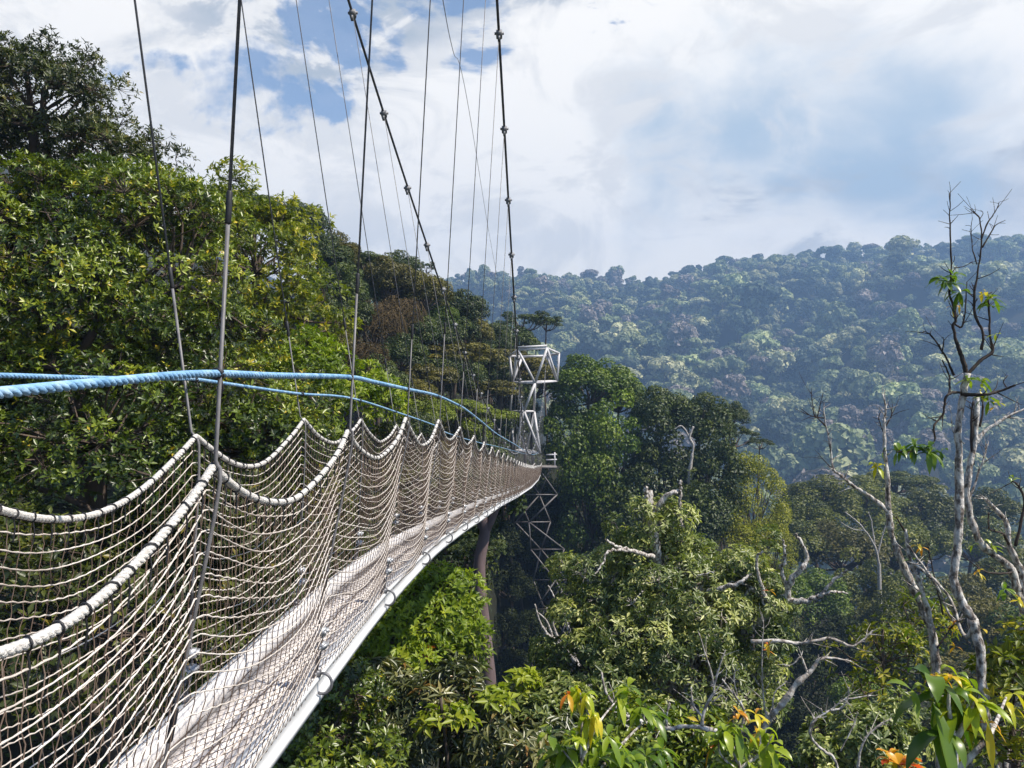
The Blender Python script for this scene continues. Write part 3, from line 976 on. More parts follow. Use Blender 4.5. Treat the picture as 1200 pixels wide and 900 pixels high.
near_tree('loose yellow-tipped shrub at the frame edge beside the forked trunks', [pxblob(1185, 840, 8.2, 35, 50), pxblob(1200, 780, 8.4, 30, 40), pxblob(1175, 890, 8, 40, 25)], (5.4, 8.9), 'yellow_green', L=.13, W=.048, n_cl=40, cl_r=.2, tips_per=6, k=5, seed=24, cone=1.2, droop=.35, trunk_r=.045, name='leafy_shrub', cat='shrub', limbs=2, flush=.12)

# ------------------------------------------------------------------ pale-leaved tree at the gorge edge
def pale_limbs(root, O, wood, fol, r):
    def pl(pts, ra, rb):
        P = spline([at(*p) - O for p in pts], 22)
        P = P + r.normal(0, .012, P.shape)
        wood.tubes(P, np.linspace(ra, rb, 22) * r.uniform(.88, 1.12, 22), 7)
    pl([(768, 690, 16), (770, 655, 15.6), (764, 615, 15.4), (760, 575, 15.4)], .11, .08)
    pl([(763, 615, 15.4), (758, 588, 15.3), (757, 570, 15.2)], .06, .04)
    pl([(766, 600, 15.4), (782, 580, 15.3), (796, 575, 15.3), (797, 563, 15.3)], .06, .03)
    pl([(797, 576, 15.3), (797, 600, 15.3), (799, 615, 15.2)], .035, .02)
    pl([(766, 652, 15.2), (740, 645, 14.6), (722, 640, 14.4), (709, 632, 14.3)], .05, .018)
    pl([(740, 646, 14.6), (715, 645, 14.2), (706, 660, 14.1), (698, 672, 14.0)], .03, .012)
    for q in ((900, 745, 15.2),):
        pl([(830, 760, 16), (870, 745, 15.6), (905, 715, 15.2), (921, 700, 15)], .13, .07)
        pl([(921, 704, 15), (926, 680, 14.9), (941, 665, 14.8), (946, 650, 14.8), (936, 632, 14.7), (933, 626, 14.7)], .065, .022)
        pl([(923, 690, 15), (916, 672, 14.9), (919, 650, 14.8), (917, 632, 14.7)], .045, .02)
        pl([(926, 704, 15), (945, 704, 14.8), (962, 697, 14.7), (978, 680, 14.6), (993, 668, 14.5)], .06, .018)
        pl([(958, 699, 14.7), (975, 694, 14.6), (993, 695, 14.6)], .035, .014)
        pl([(905, 712, 15.2), (893, 690, 15.1), (886, 660, 15), (894, 645, 14.9)], .05, .02)
        pl([(815, 700, 15.4), (845, 690, 14.8), (868, 682, 14.6), (880, 672, 14.6)], .07, .02)
        pl([(814, 690, 15.2), (816, 676, 14.9), (838, 670, 14.7)], .03, .012)


near_tree('broad tree with pale drooping leaves and forked bare limbs, in front of the tower forest', [pxblob(775, 690, 16, 105, 60), pxblob(830, 720, 15.8, 95, 60), pxblob(705, 700, 16, 55, 55), pxblob(760, 625, 15.8, 42, 45), pxblob(800, 800, 15.2, 100, 65), pxblob(700, 790, 15.4, 70, 60), pxblob(880, 690, 15.6, 38, 55), pxblob(880, 800, 15.5, 40, 50), pxblob(745, 740, 15.6, 90, 60)], (3.0, 16.6), 'pale', 'bark_pale', L=.125, W=.048, n_cl=240, cl_r=.35, tips_per=28, k=6, seed=16, cone=1.25, droop=.32, trunk_r=.24, extra=pale_limbs, limbs=.6, flush=.01)
# ------------------------------------------------------------------ middle-distance trees: a few kinds, every tree its own object
MID_N = 8200


def proto_crown(kind, seed):
    """crown of radius about 1 round the origin"""
    r = np.random.default_rng(300 + seed)
    mb = MB()
    if kind == 'dome':
        p, _ = blob_points((0, 0, 0), (.86, .86, .72), 46, r, -.3, .7, .2)
        rs = r.uniform(.20, .34, len(p))
        surface_leaves(mb, p, rs, MID_N / 46, .072, .05, r, -.4, .3, shell=(.86, 1.05))
    elif kind == 'tall':
        p, _ = blob_points((0, 0, -.25), (.68, .68, 1.15), 60, r, -.8, .65, .25)
        rs = r.uniform(.18, .32, len(p))
        surface_leaves(mb, p, rs, MID_N / 60, .070, .046, r, -.45, .33, shell=(.84, 1.06))
    elif kind == 'umbrella':                       # flat layered sprays
        a = r.uniform(0, 6.28, 44)
        q = np.sqrt(r.uniform(0, 1, 44))
        p = np.stack([q * np.cos(a), q * np.sin(a), .30 * (1 - q ** 2) + r.choice([0, -.14, -.28], 44) + r.normal(0, .03, 44)], -1)
        rs = r.uniform(.16, .28, 44)
        surface_leaves(mb, p, rs, MID_N / 44, .065, .042, r, -.3, .28, flat=.62, shell=(.85, 1.05))
    elif kind == 'airy':
        a = r.uniform(0, 6.28, 24)
        q = r.uniform(.25, 1, 24) ** .7
        p = np.stack([q * np.cos(a), q * np.sin(a), .35 * (1 - q ** 2) + r.normal(0, .12, 24)], -1)
        rs = r.uniform(.13, .23, 24)
        surface_leaves(mb, p, rs, 3600 / 24, .06, .036, r, -.5, .4, flat=.6)
    elif kind == 'vine':                           # draped with climbers: stacked swelling curtains
        p = []
        for z, w_ in ((.75, .35), (.5, .6), (.2, .8), (-.15, .92), (-.5, .95), (-.9, .9), (-1.25, .85)):
            for a in r.uniform(0, 6.28, 11):
                p.append((w_ * math.cos(a), w_ * math.sin(a), z + r.normal(0, .1)))
        p = np.array(p)
        rs = r.uniform(.2, .34, len(p))
        surface_leaves(mb, p, rs, 11000 / len(p), .052, .036, r, -.3, .25, shell=(.9, 1.03))
    elif kind == 'thicket':                        # leafless tangle of climbers and twigs
        for j in range(420):
            u = unit(1, r)[0]
            u[2] = abs(u[2]) * .9 - .15
            c = u * r.uniform(.55, .95) * np.array([1, 1, .8])
            t = np.cross(u, unit(1, r)[0]) * .35 + u * .1 + np.array([0, 0, -.08])
            P = spline([c - t, c + r.normal(0, .05, 3), c + t * .8 + np.array([0, 0, -.12])], 6)
            mb.tubes(P, np.linspace(.010, .004, 6), 3, tint=r.uniform(0, 1))
        p, _ = blob_points((0, 0, -.1), (.75, .75, .6), 30, r, -.3, .6, .2)
        surface_leaves(mb, p, r.uniform(.18, .3, len(p)), 60, .075, .035, r, -.5, .9)
    return mb, p


def proto_wood(kind, p, seed):
    """trunk from z=-1 (foot) to the crown at z=0, limbs spreading above; radii scale with it"""
    r = np.random.default_rng(600 + seed)
    mb = MB()
    return mb


PROTO = {}
for kd in ('dome', 'tall', 'umbrella', 'airy', 'vine', 'thicket'):
    for v in range(2 if kd in ('dome', 'tall', 'umbrella') else 1):
        mb, p = proto_crown(kd, v * 17 + len(kd))
        crown = mb.build('crown', LM['deep'], link=False)
        r = np.random.default_rng(77 + v)
        wb = MB()
        lo = {'tall': -.9, 'vine': -1.2}.get(kd, -.35)
        for q in p[::3]:
            a = np.array([0, 0, lo - .1])
            wb.tubes(spline([a, lerp(a, q, .5) + np.array([0, 0, -.06]) + r.normal(0, .05, 3), q * .93], 7), np.linspace(.035, .008, 7), 5)
        limbs_o = wb.build('limbs', M['bark'], link=False)
        tb = MB()
        P = spline([(0, 0, 0), (.1, .05, .35), (-.08, .1, .7), (0, 0, 1)], 12)
        tb.tubes(P * np.array([1, 1, 1]), np.linspace(1.25, .75, 12) * .05, 8)
        trunk_o = tb.build('trunk', M['bark'], link=False, smooth=True)
        PROTO.setdefault(kd, []).append((crown.data, limbs_o.data, trunk_o.data, lo))


def mid_tree(px, py, Y, rpx, kind, mat, label, ry=None, group=None, name='forest_tree', v=None, bark='bark'):
    r = np.random.default_rng(int(px * 7 + py * 13 + Y))
    c = at(px, py, Y)
    R = rpx * Y / F
    pr = PROTO[kind][r.integers(len(PROTO[kind])) if v is None else v]
    gz = float(ground_z(c[0], c[1])) - .4
    foot = c[2] + pr[3] * R * .9
    if gz > foot - .5:
        gz = foot - .5
    root = thing(name, label, 'tree', (c[0], c[1], gz), group)
    cr = bpy.data.objects.new('crown', pr[0])
    C.objects.link(cr)
    cr.parent = root
    cr.location = (0, 0, c[2] - gz)
    sz = (ry / rpx) if ry else r.uniform(.9, 1.1)
    cr.scale = (R, R * r.uniform(.9, 1.1), R * sz)
    cr.rotation_euler = (0, 0, r.uniform(0, 6.28))
    cr.material_slots[0].link = 'OBJECT'
    cr.material_slots[0].material = LM[mat]
    lb = bpy.data.objects.new('limb', pr[1])
    C.objects.link(lb)
    lb.parent = root
    lb.location = cr.location
    lb.scale = cr.scale
    lb.rotation_euler = cr.rotation_euler
    tr = bpy.data.objects.new('trunk', pr[2])
    C.objects.link(tr)
    tr.parent = root
    tr.scale = (R * .9, R * .9, max(foot - gz + .15 * R, .5))
    for o in (lb, tr):
        o.material_slots[0].link = 'OBJECT'
        o.material_slots[0].material = M[bark]
    return root


MT = [
    # ridge above the near slope
    (243, 243, 62, 32, 'dome', 'deep', 'dark domed tree highest on the ridge behind the yellow-green tree', 22),
    (300, 252, 64, 38, 'dome', 'deep', 'dark tree on the ridge line next to the highest dome', 26),
    (338, 262, 66, 34, 'umbrella', 'deep', 'dark flat-sided tree at the ridge end, drooping outline on the sky', 30),
    (385, 300, 58, 34, 'dome', 'olive', 'olive domed tree stepping down the ridge below the flat-sided tree', 30),
    (428, 308, 62, 34, 'umbrella', 'deep', 'dark crown on the ridge in front of the hazy hill, beside the thin hanger', 30),
    (395, 345, 52, 40, 'dome', 'deep', 'dark rounded tree in the middle of the slope above the brown thicket', 34),
    (455, 335, 60, 38, 'dome', 'olive', 'olive rounded tree on the ridge shoulder above the brown thicket', 32),
    (497, 350, 62, 36, 'dome', 'olive', 'olive tree on the ridge shoulder crossed by the main cable', 30),
    (420, 318, 70, 22, 'airy', 'deep', 'thin dark tree standing proud of the slope', 22),
    (372, 385, 46, 38, 'dome', 'deep', 'shaded dark tree behind the light green sapling', 38),
    (440, 385, 54, 42, 'thicket', 'brown', 'brown leafless thicket of climbers hanging on the slope', 50),
    (470, 375, 57, 36, 'thicket', 'brown', 'second brown leafless thicket, nearer the cable', 42),
    (425, 425, 48, 40, 'thicket', 'brown', 'lowest brown leafless thicket above the blue rope', 40),
    (505, 375, 64, 30, 'dome', 'bright', 'small fresh green tree beside the brown thickets', 26),
    (545, 370, 68, 32, 'dome', 'deep', 'dark green tree on the ridge where the cable clamps thin out', 28),
    (490, 325, 72, 14, 'airy', 'deep', 'little dark tree with spaced tufts on the ridge', 12),
    (500, 314, 74, 12, 'airy', 'deep', 'slim tufted tree rising above the ridge against the hazy hill', 14),
    (612, 378, 88, 38, 'airy', 'deep', 'dark airy umbrella tree right above the tower head', 24),
    (640, 380, 90, 22, 'airy', 'deep', 'small airy tree joined to the umbrella tree above the tower head', 18),
    (575, 385, 84, 26, 'airy', 'deep', 'thin dark tree left open between the hangers by the tower', 18),
    (535, 415, 62, 52, 'umbrella', 'olive', 'wide olive flat-topped tree layered below the ridge', 34),
    (588, 425, 78, 50, 'umbrella', 'olive', 'olive flat-topped tree just behind the tower head', 40),
    (495, 440, 56, 46, 'umbrella', 'olive', 'olive layered tree behind the sagging blue rope', 34),
    (560, 455, 70, 48, 'umbrella', 'olive', 'olive layered tree between the hangers and the tower mast', 30),
    (625, 450, 86, 36, 'dome', 'olive', 'olive rounded tree seen through the tower head bars', 36),
    (535, 478, 52, 36, 'umbrella', 'midlime', 'lime green spreading tree just above the net tops', 26),
    (567, 487, 54, 36, 'umbrella', 'midlime', 'lime green spreading tree nearer the tower above the net tops', 24),
    (500, 490, 50, 34, 'dome', 'midlime', 'lime green rounded tree behind the net peaks', 26),
    (455, 465, 44, 34, 'dome', 'deep', 'dark tree under the blue rope by the third hanger', 34),
    (470, 420, 50, 34, 'dome', 'deep', 'very dark tree in the hollow below the thickets', 30),
    (352, 268, 62, 36, 'dome', 'deep', 'dark domed tree forming the end of the ridge beside the hazy slope', 32),
    (372, 305, 56, 36, 'dome', 'deep', 'dark rounded tree under the ridge end above the shaded one', 34),
    (405, 312, 66, 30, 'dome', 'deep', 'dark rounded tree in the ridge dip beside the hazy slope', 26),
    (470, 322, 70, 30, 'dome', 'deep', 'dark rounded tree on the lower ridge beside the spaced tufts', 26),
    # beyond the tower
    (690, 455, 82, 52, 'dome', 'bright', 'bright green tree on the spur beside the tower head', 40),
    (725, 468, 84, 34, 'dome', 'bright', 'bright green tree at the end of the spur against the hazy slope', 34),
    (668, 500, 80, 46, 'tall', 'bright', 'bright green tree right beside the tower mast', 50),
    (720, 525, 78, 52, 'tall', 'bright', 'green tree hung with creepers below the spur top', 55),
    (690, 570, 76, 52, 'tall', 'bright', 'dark-footed green tree half way down behind the platform', 60),
    (775, 492, 80, 42, 'dome', 'deep', 'tall dark tree with lumpy top beyond the spur', 36),
    (820, 500, 80, 42, 'dome', 'deep', 'dark lumpy tree beside the tall one, bare white limb in front', 36),
    (862, 512, 82, 26, 'airy', 'deep', 'outermost dark tree of the spur, airy tufts over the valley', 26),
    (855, 490, 82, 22, 'dome', 'deep', 'small dark dome on the shoulder of the spur', 20),
    (890, 520, 84, 18, 'airy', 'deep', 'little tufted branch tree overhanging the valley', 14),
    (775, 555, 77, 55, 'tall', 'deep', 'shaded dark tree under the lumpy pair', 60),
    (835, 555, 76, 52, 'tall', 'deep', 'shaded green tree inside the spur wood next to the vine column', 60),
    (880, 580, 76, 36, 'vine', 'vine', 'yellow-green column of climbers draped over a tree at the spur edge', 42),
    (855, 640, 72, 40, 'vine', 'vine', 'lower yellow-green mound of climbers under the draped column', 36),
    (905, 640, 78, 24, 'vine', 'vine', 'small mound of climbers running down towards the bare limbs', 30),
    (815, 620, 72, 50, 'dome', 'deep', 'dark tree above the pale-leaved tree', 50),
    (735, 610, 74, 50, 'tall', 'deep', 'dark tree just behind the white trunk top', 60),
    (660, 640, 82, 45, 'tall', 'deep', 'shadowed tree at the foot of the lattice tower', 60),
    # wood on the valley floor
    (960, 595, 135, 48, 'dome', 'deep', 'dark rounded tree on the valley floor below the antler-topped snag', 34),
    (1010, 585, 150, 44, 'umbrella', 'deep', 'dark flat tree on the valley edge behind the forked snag', 26),
    (1050, 565, 160, 46, 'umbrella', 'deep', 'broad dark umbrella tree in the valley between the two snags', 28),
    (1090, 610, 150, 44, 'dome', 'deep', 'dark tree behind the pale trunk in the valley', 34),
    (1140, 640, 155, 44, 'dome', 'deep', 'dark tree at the valley edge beyond the taller snag', 36),
    (930, 640, 118, 46, 'dome', 'deep', 'mid-green tree under the spur edge beyond the bare limbs', 34),
    (985, 650, 116, 50, 'dome', 'olive', 'olive green rounded tree in the valley wood', 38),
    (1045, 650, 122, 48, 'dome', 'deep', 'dark rounded tree in the valley wood behind the slender trunk', 40),
    (1010, 700, 100, 46, 'tall', 'deep', 'dark upright tree between the curling bare branches', 44),
    (950, 710, 96, 48, 'dome', 'bright', 'fresh green tree beyond the curling bare branches', 38),
    (900, 700, 90, 46, 'dome', 'bright', 'fresh green tree behind the forked bare limbs', 40),
    (1075, 715, 100, 48, 'dome', 'deep', 'dark tree low in the valley behind the slender trunk', 42),
    (1130, 715, 104, 46, 'dome', 'olive', 'olive tree low in the valley behind the forked trunk', 40),
    (1190, 690, 110, 46, 'dome', 'deep', 'dark tree at the valley side beside the frame of the tall snag', 40),
    (1165, 790, 70, 58, 'umbrella', 'olive', 'pale olive domed tree below the forked trunk', 36),
    (1185, 850, 60, 52, 'umbrella', 'deep', 'dark tree low under the pale olive dome', 34),
    (980, 780, 80, 56, 'dome', 'shade', 'deep shaded tree behind the curling white branch', 50),
    (1050, 790, 76, 54, 'dome', 'deep', 'deep shaded tree behind the hanging leaf cluster', 46),
    (925, 790, 74, 50, 'tall', 'shade', 'very dark tree beside the pale-leaved tree', 60),
    (960, 870, 62, 60, 'dome', 'shade', 'dark tree low in the gorge below the curling branch', 46),
    (1050, 870, 60, 60, 'dome', 'deep', 'dark bushy tree low in the gorge near the red shoot', 46),
    (1120, 870, 58, 46, 'dome', 'olive', 'olive bushy tree low in the gorge behind the leaf cluster', 40),
    (545, 508, 60, 36, 'dome', 'midlime', 'lime green tree low behind the net peaks before the tower', 26),
    (598, 508, 74, 28, 'dome', 'deep', 'dark rounded tree low behind the sagging cables by the tower', 26),
    (485, 508, 47, 32, 'dome', 'deep', 'dark rounded tree low behind the net peaks below the blue rope', 28),
    (520, 515, 54, 30, 'dome', 'olive', 'olive rounded tree low behind the net peaks', 26),
    (568, 518, 66, 26, 'umbrella', 'deep', 'dark flat tree just behind the far net peaks', 20),
    (1150, 745, 88, 48, 'dome', 'olive', 'olive bushy tree seen through the fork of the tallest snag', 38),
    (1205, 745, 84, 46, 'dome', 'bright', 'fresh green tree at the frame edge beside the forked trunks', 36),
    (1090, 765, 90, 40, 'dome', 'midlime', 'yellow-green bush lit among the dark trees near the slender trunk', 32),
    (1010, 830, 66, 40, 'dome', 'bright', 'fresh green bush beside the small bleached snag', 34),
    # below the bridge end; bushy trees added with the shade painted into their leaves
    (580, 640, 73, 30, 'dome', 'shade', 'shade-painted bushy tree in the deep shade just under the deck end', 30),
    (600, 690, 73.5, 30, 'dome', 'shade', 'shade-painted bushy tree in the deep shade beside the white tangle', 30),
    (588, 745, 71, 32, 'dome', 'shade', 'shade-painted bushy tree low in the shade between trunk and mast', 32),
    (640, 745, 75, 32, 'dome', 'shade', 'shade-painted bushy tree behind the white tangle', 32),
    (652, 690, 76, 30, 'dome', 'shade', 'shade-painted bushy tree behind the lower mast bars', 30),
    (612, 648, 77, 28, 'dome', 'shade', 'shade-painted bushy tree behind the mast under the platform', 28),
    (640, 600, 78, 30, 'dome', 'shade', 'shade-painted bushy tree directly under the platform', 30),
    (600, 800, 68, 34, 'dome', 'shade', 'shade-painted bushy tree at the darkest spot of the gorge', 34),
    (640, 810, 70, 34, 'dome', 'shade', 'shade-painted bushy tree at the gorge foot below the tangle', 34),
    (625, 742, 66, 26, 'dome', 'shade', 'shade-painted bushy tree right behind the free tips of the white tangle', 26),
    (545, 600, 60, 30, 'dome', 'shade', 'shade-painted bushy tree behind the fork of the purplish trunk', 30),
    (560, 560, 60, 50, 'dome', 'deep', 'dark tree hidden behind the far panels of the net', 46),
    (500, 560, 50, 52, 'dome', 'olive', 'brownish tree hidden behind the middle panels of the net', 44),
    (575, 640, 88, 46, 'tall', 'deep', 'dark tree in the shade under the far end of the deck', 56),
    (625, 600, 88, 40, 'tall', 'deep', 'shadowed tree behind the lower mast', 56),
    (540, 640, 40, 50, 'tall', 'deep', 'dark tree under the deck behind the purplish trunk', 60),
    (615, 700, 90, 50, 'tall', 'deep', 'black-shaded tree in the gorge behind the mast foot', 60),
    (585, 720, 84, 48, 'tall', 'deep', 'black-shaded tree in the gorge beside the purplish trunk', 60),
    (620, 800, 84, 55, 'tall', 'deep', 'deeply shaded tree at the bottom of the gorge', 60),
    (560, 640, 36, 30, 'umbrella', 'deep', 'dark crown of the tall purplish trunk under the deck', 24),
]
SLOPE = [(398, 322, 60), (415, 345, 58), (440, 325, 64), (480, 340, 66), (510, 360, 68), (530, 385, 66), (470, 355, 62), (405, 372, 50), (390, 405, 44), (450, 345, 60),
         (485, 395, 56), (515, 400, 60), (545, 395, 70), (575, 405, 78), (600, 405, 84), (560, 425, 72), (520, 440, 58), (485, 470, 50), (545, 450, 66), (590, 460, 78), (605, 480, 82), (440, 445, 46), (575, 440, 74)]
for px, py, Yq in SLOPE:
    r = np.random.default_rng(int(px * 3 + py))
    far_ = px > 530
    m_ = 'olive' if r.uniform() < .45 else 'deep'
    MT.append((px, py, Yq + 1.5, r.uniform(27, 36), 'dome', m_, '%s rounded tree packed into the continuous canopy of the slope before the tower' % ('olive' if m_ == 'olive' else 'dark'), r.uniform(24, 32)))
MT += [(1012, 602, 142, 42, 'dome', 'valley', 'warm green domed tree on the valley floor behind the thin grey bare tree', 32),
       (945, 612, 124, 38, 'dome', 'valley', 'warm green domed tree at the foot of the spur beside the curling limbs', 30),
       (985, 628, 128, 36, 'umbrella', 'valley', 'warm green flat tree in front of the thin grey bare tree', 26),
       (1080, 640, 134, 40, 'dome', 'valley', 'warm green domed tree between slender trunk and tallest snag', 32),
       (1150, 600, 165, 40, 'dome', 'valley', 'warm green domed tree at the foot of the far slope behind the forked trunks', 30),
       (900, 745, 80, 36, 'dome', 'valley', 'warm green domed tree behind the fork of the bleached limb', 30),
       (1035, 735, 88, 38, 'tall', 'valley', 'warm green upright tree behind the airy yellow-green sapling', 40)]
for t in MT:
    if t[0] > 900 and t[2] > 88 and t[5] == 'deep':
        t = t[:5] + ('valley',) + t[6:]
    mid_tree(*t[:6], t[6], t[7], group='trees of the near forest')

# tall bare-stemmed tree in the gorge
P0 = [at(574, 850, 30), at(569, 760, 30), at(563, 700, 30), at(562, 660, 30), at(568, 625, 30), at(566, 610, 30), at(563, 590, 30)]
gz = float(ground_z(P0[0][0], P0[0][1]))
base = np.array([P0[0][0], 30, gz - .2])
root = thing('tall_trunk_tree', 'tall purplish bare trunk forking under the deck, black shade behind it', 'tree', base)
tb = MB()
tb.tubes(spline([np.zeros(3)] + [p - base for p in P0], 40), np.linspace(.33, .17, 40), 9)
tb.tubes(spline([P0[4] - base, at(578, 605, 30) - base, at(590, 575, 30) - base, at(600, 560, 30) - base], 14), np.linspace(.17, .07, 14), 7)
tb.tubes(spline([P0[4] - base, at(556, 600, 30) - base, at(549, 575, 30) - base], 14), np.linspace(.15, .06, 14), 7)
tb.build('trunk', M['bark_purple'], root, smooth=True)
fb = MB()
r = np.random.default_rng(88)
cs = np.array([at(*q) - base for q in ((580, 570, 30.5), (548, 575, 30), (592, 590, 31), (560, 612, 31), (535, 590, 31))])
surface_leaves(fb, cs, r.uniform(.6, .9, len(cs)), 300, .24, .13, r, -.5, .6)
fb.build('crown', LM['deep'], root)

# ------------------------------------------------------------------ far hillside: each crown a tree; the rest of the wood one mass
FAR = {}
for kd, (n, flat, nl) in {'round': (18, .8, 50), 'flat': (17, .42, 50), 'bushy': (26, .95, 36), 'column': (18, 1.0, 46)}.items():
    for v in range(3):
        r = np.random.default_rng(900 + v * 7 + len(kd))
        mb = MB()
        if kd == 'flat':
            a, q = r.uniform(0, 6.28, n), np.sqrt(r.uniform(0, 1, n))
            p = np.stack([.8 * q * np.cos(a), .8 * q * np.sin(a), .22 * (1 - q * q) + r.normal(0, .05, n)], -1)
        elif kd == 'column':
            p, _ = blob_points((0, 0, -.4), (.5, .5, .9), n, r, -.8, .6, .25)
        else:
            p, _ = blob_points((0, 0, 0), (.72, .72, .62), n, r, -.15, .6, .25)
        rs = r.uniform(.26, .44, len(p))
        surface_leaves(mb, p, rs, nl, .27, .23, r, -.3, .17, flat=max(flat, .55), shell=(.9, 1.02))
        # darker lower skirt and stem
        sk, _ = blob_points((0, 0, -.5), (.6, .6, .5), 8, r, -.9, .7, .1)
        surface_leaves(mb, sk, np.full(len(sk), .3), 16, .26, .2, r, -.8, .5)
        FAR.setdefault(kd, []).append(mb)

r = np.random.default_rng(4242)
pts = []
SP = 11.8
for X in np.arange(-360, 960, SP):
    for Y in np.arange(415, 1225, SP):
        pts.append((X + r.uniform(-.48, .48) * SP, Y + r.uniform(-.48, .48) * SP))
pts = np.array(pts)
z = ground_z(pts[:, 0], pts[:, 1])
P = np.column_stack([pts, z])
fx, fy, fd = to_px(P)
keep = (fx > 372) & (fx < 1275) & (P[:, 1] < 1216)
P, fx, fy, fd = P[keep], fx[keep], fy[keep], fd[keep]
nF = len(P)
R_ = np.clip(r.lognormal(math.log(6.7), .40, nF), 3.2, 17)
big = r.uniform(size=nF) < .05
R_[big] *= 1.35
# patches of kind across the slope
pat = vnoise(P[:, 0], P[:, 1], 105, 31) + r.normal(0, .35, nF)
pat2 = vnoise(P[:, 0] + 200, P[:, 1], 73, 37) + r.normal(0, .4, nF)
kindF = np.array(['round', 'flat', 'bushy', 'column'])[np.digitize(pat + .1 * r.normal(size=nF), [-.25, .12, .55])]
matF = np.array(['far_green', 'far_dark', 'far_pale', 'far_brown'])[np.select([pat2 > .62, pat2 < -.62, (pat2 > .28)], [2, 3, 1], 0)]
R_[kindF == 'flat'] *= 1.12
R_ *= np.interp(P[:, 1], [430, 880, 1215], [1.15, 1.0, .75]) * np.interp(fx, [380, 560, 700], [.6, .7, 1.])
H_ = R_ * np.where(P[:, 1] > 1120, r.uniform(.9, 1.4, nF), r.uniform(.9, 2.5, nF))
_, ty, _ = to_px(P + np.array([0, 0, 1.]) * (H_ + .8 * R_)[:, None])
clear = ty > np.interp(fx, [372, 400, 440, 480, 540, 560], [276, 282, 288, 294, 300, -999])
P, fx, fy, fd, R_, H_, kindF, matF = [q[clear] for q in (P, fx, fy, fd, R_, H_, kindF, matF)]
nF = len(P)
rot = r.uniform(0, 6.28, nF)
tilt = r.normal(0, .06, (nF, 2))
low = np.interp(fx, [340, 430, 520, 600, 650, 700, 760, 880, 920, 1000, 1100, 1275], [240, 292, 340, 390, 405, 425, 452, 500, 545, 550, 575, 585])
vis = (fy < low + 8) & (fx < 1200) & (fx > 430)
order = np.argsort(-(R_ / fd) * vis)
single = np.zeros(nF, bool)
single[order[:195]] = True
LAB = {'far_green': 'hazy green', 'far_dark': 'hazy dark green', 'far_pale': 'pale grey-green', 'far_brown': 'purplish brown'}
KN = {'round': 'round-crowned', 'flat': 'flat-topped', 'bushy': 'bushy', 'column': 'narrow'}
FME = {}
for kd in FAR:
    for v in range(3):
        r2 = np.random.default_rng(v)
        me_b = FAR[kd][v]
        me_b.tubes([[0, 0, -1.6], [.03, 0, -.8], [0, 0, -.1]], np.array([.085, .06, .04]), 5, mat=1, tint=.3)
        for mt in ('far_green', 'far_dark', 'far_pale', 'far_brown'):
            FME[(kd, v, mt)] = None


def far_mesh(kd, v, mt):
    if FME[(kd, v, mt)] is None:
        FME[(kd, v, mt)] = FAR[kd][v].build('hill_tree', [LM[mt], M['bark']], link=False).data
    return FME[(kd, v, mt)]


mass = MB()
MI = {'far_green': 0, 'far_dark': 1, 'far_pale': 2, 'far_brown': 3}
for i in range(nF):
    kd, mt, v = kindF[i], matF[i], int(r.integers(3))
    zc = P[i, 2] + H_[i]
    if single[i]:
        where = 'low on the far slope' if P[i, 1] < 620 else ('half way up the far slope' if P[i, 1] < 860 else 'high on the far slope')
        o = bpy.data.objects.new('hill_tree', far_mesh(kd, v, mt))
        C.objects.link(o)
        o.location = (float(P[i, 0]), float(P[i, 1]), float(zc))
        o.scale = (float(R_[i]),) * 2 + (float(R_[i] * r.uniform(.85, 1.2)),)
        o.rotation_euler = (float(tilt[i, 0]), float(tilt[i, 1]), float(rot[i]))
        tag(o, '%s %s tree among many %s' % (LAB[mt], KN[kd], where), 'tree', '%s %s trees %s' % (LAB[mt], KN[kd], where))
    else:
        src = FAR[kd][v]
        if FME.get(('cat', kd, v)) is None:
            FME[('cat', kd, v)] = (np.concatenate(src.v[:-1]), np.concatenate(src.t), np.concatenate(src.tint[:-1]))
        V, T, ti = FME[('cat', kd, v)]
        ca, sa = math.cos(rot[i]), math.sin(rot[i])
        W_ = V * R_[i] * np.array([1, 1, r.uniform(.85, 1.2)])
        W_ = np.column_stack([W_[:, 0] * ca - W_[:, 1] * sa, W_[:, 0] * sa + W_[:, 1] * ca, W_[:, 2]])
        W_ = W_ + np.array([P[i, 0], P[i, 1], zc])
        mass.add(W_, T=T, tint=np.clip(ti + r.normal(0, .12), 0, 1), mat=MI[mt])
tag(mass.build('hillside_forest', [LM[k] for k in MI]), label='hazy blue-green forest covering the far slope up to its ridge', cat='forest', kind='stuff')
print('far trees', nF, 'singles', int(single.sum()), 'mass tris', sum(len(t) for t in mass.t))
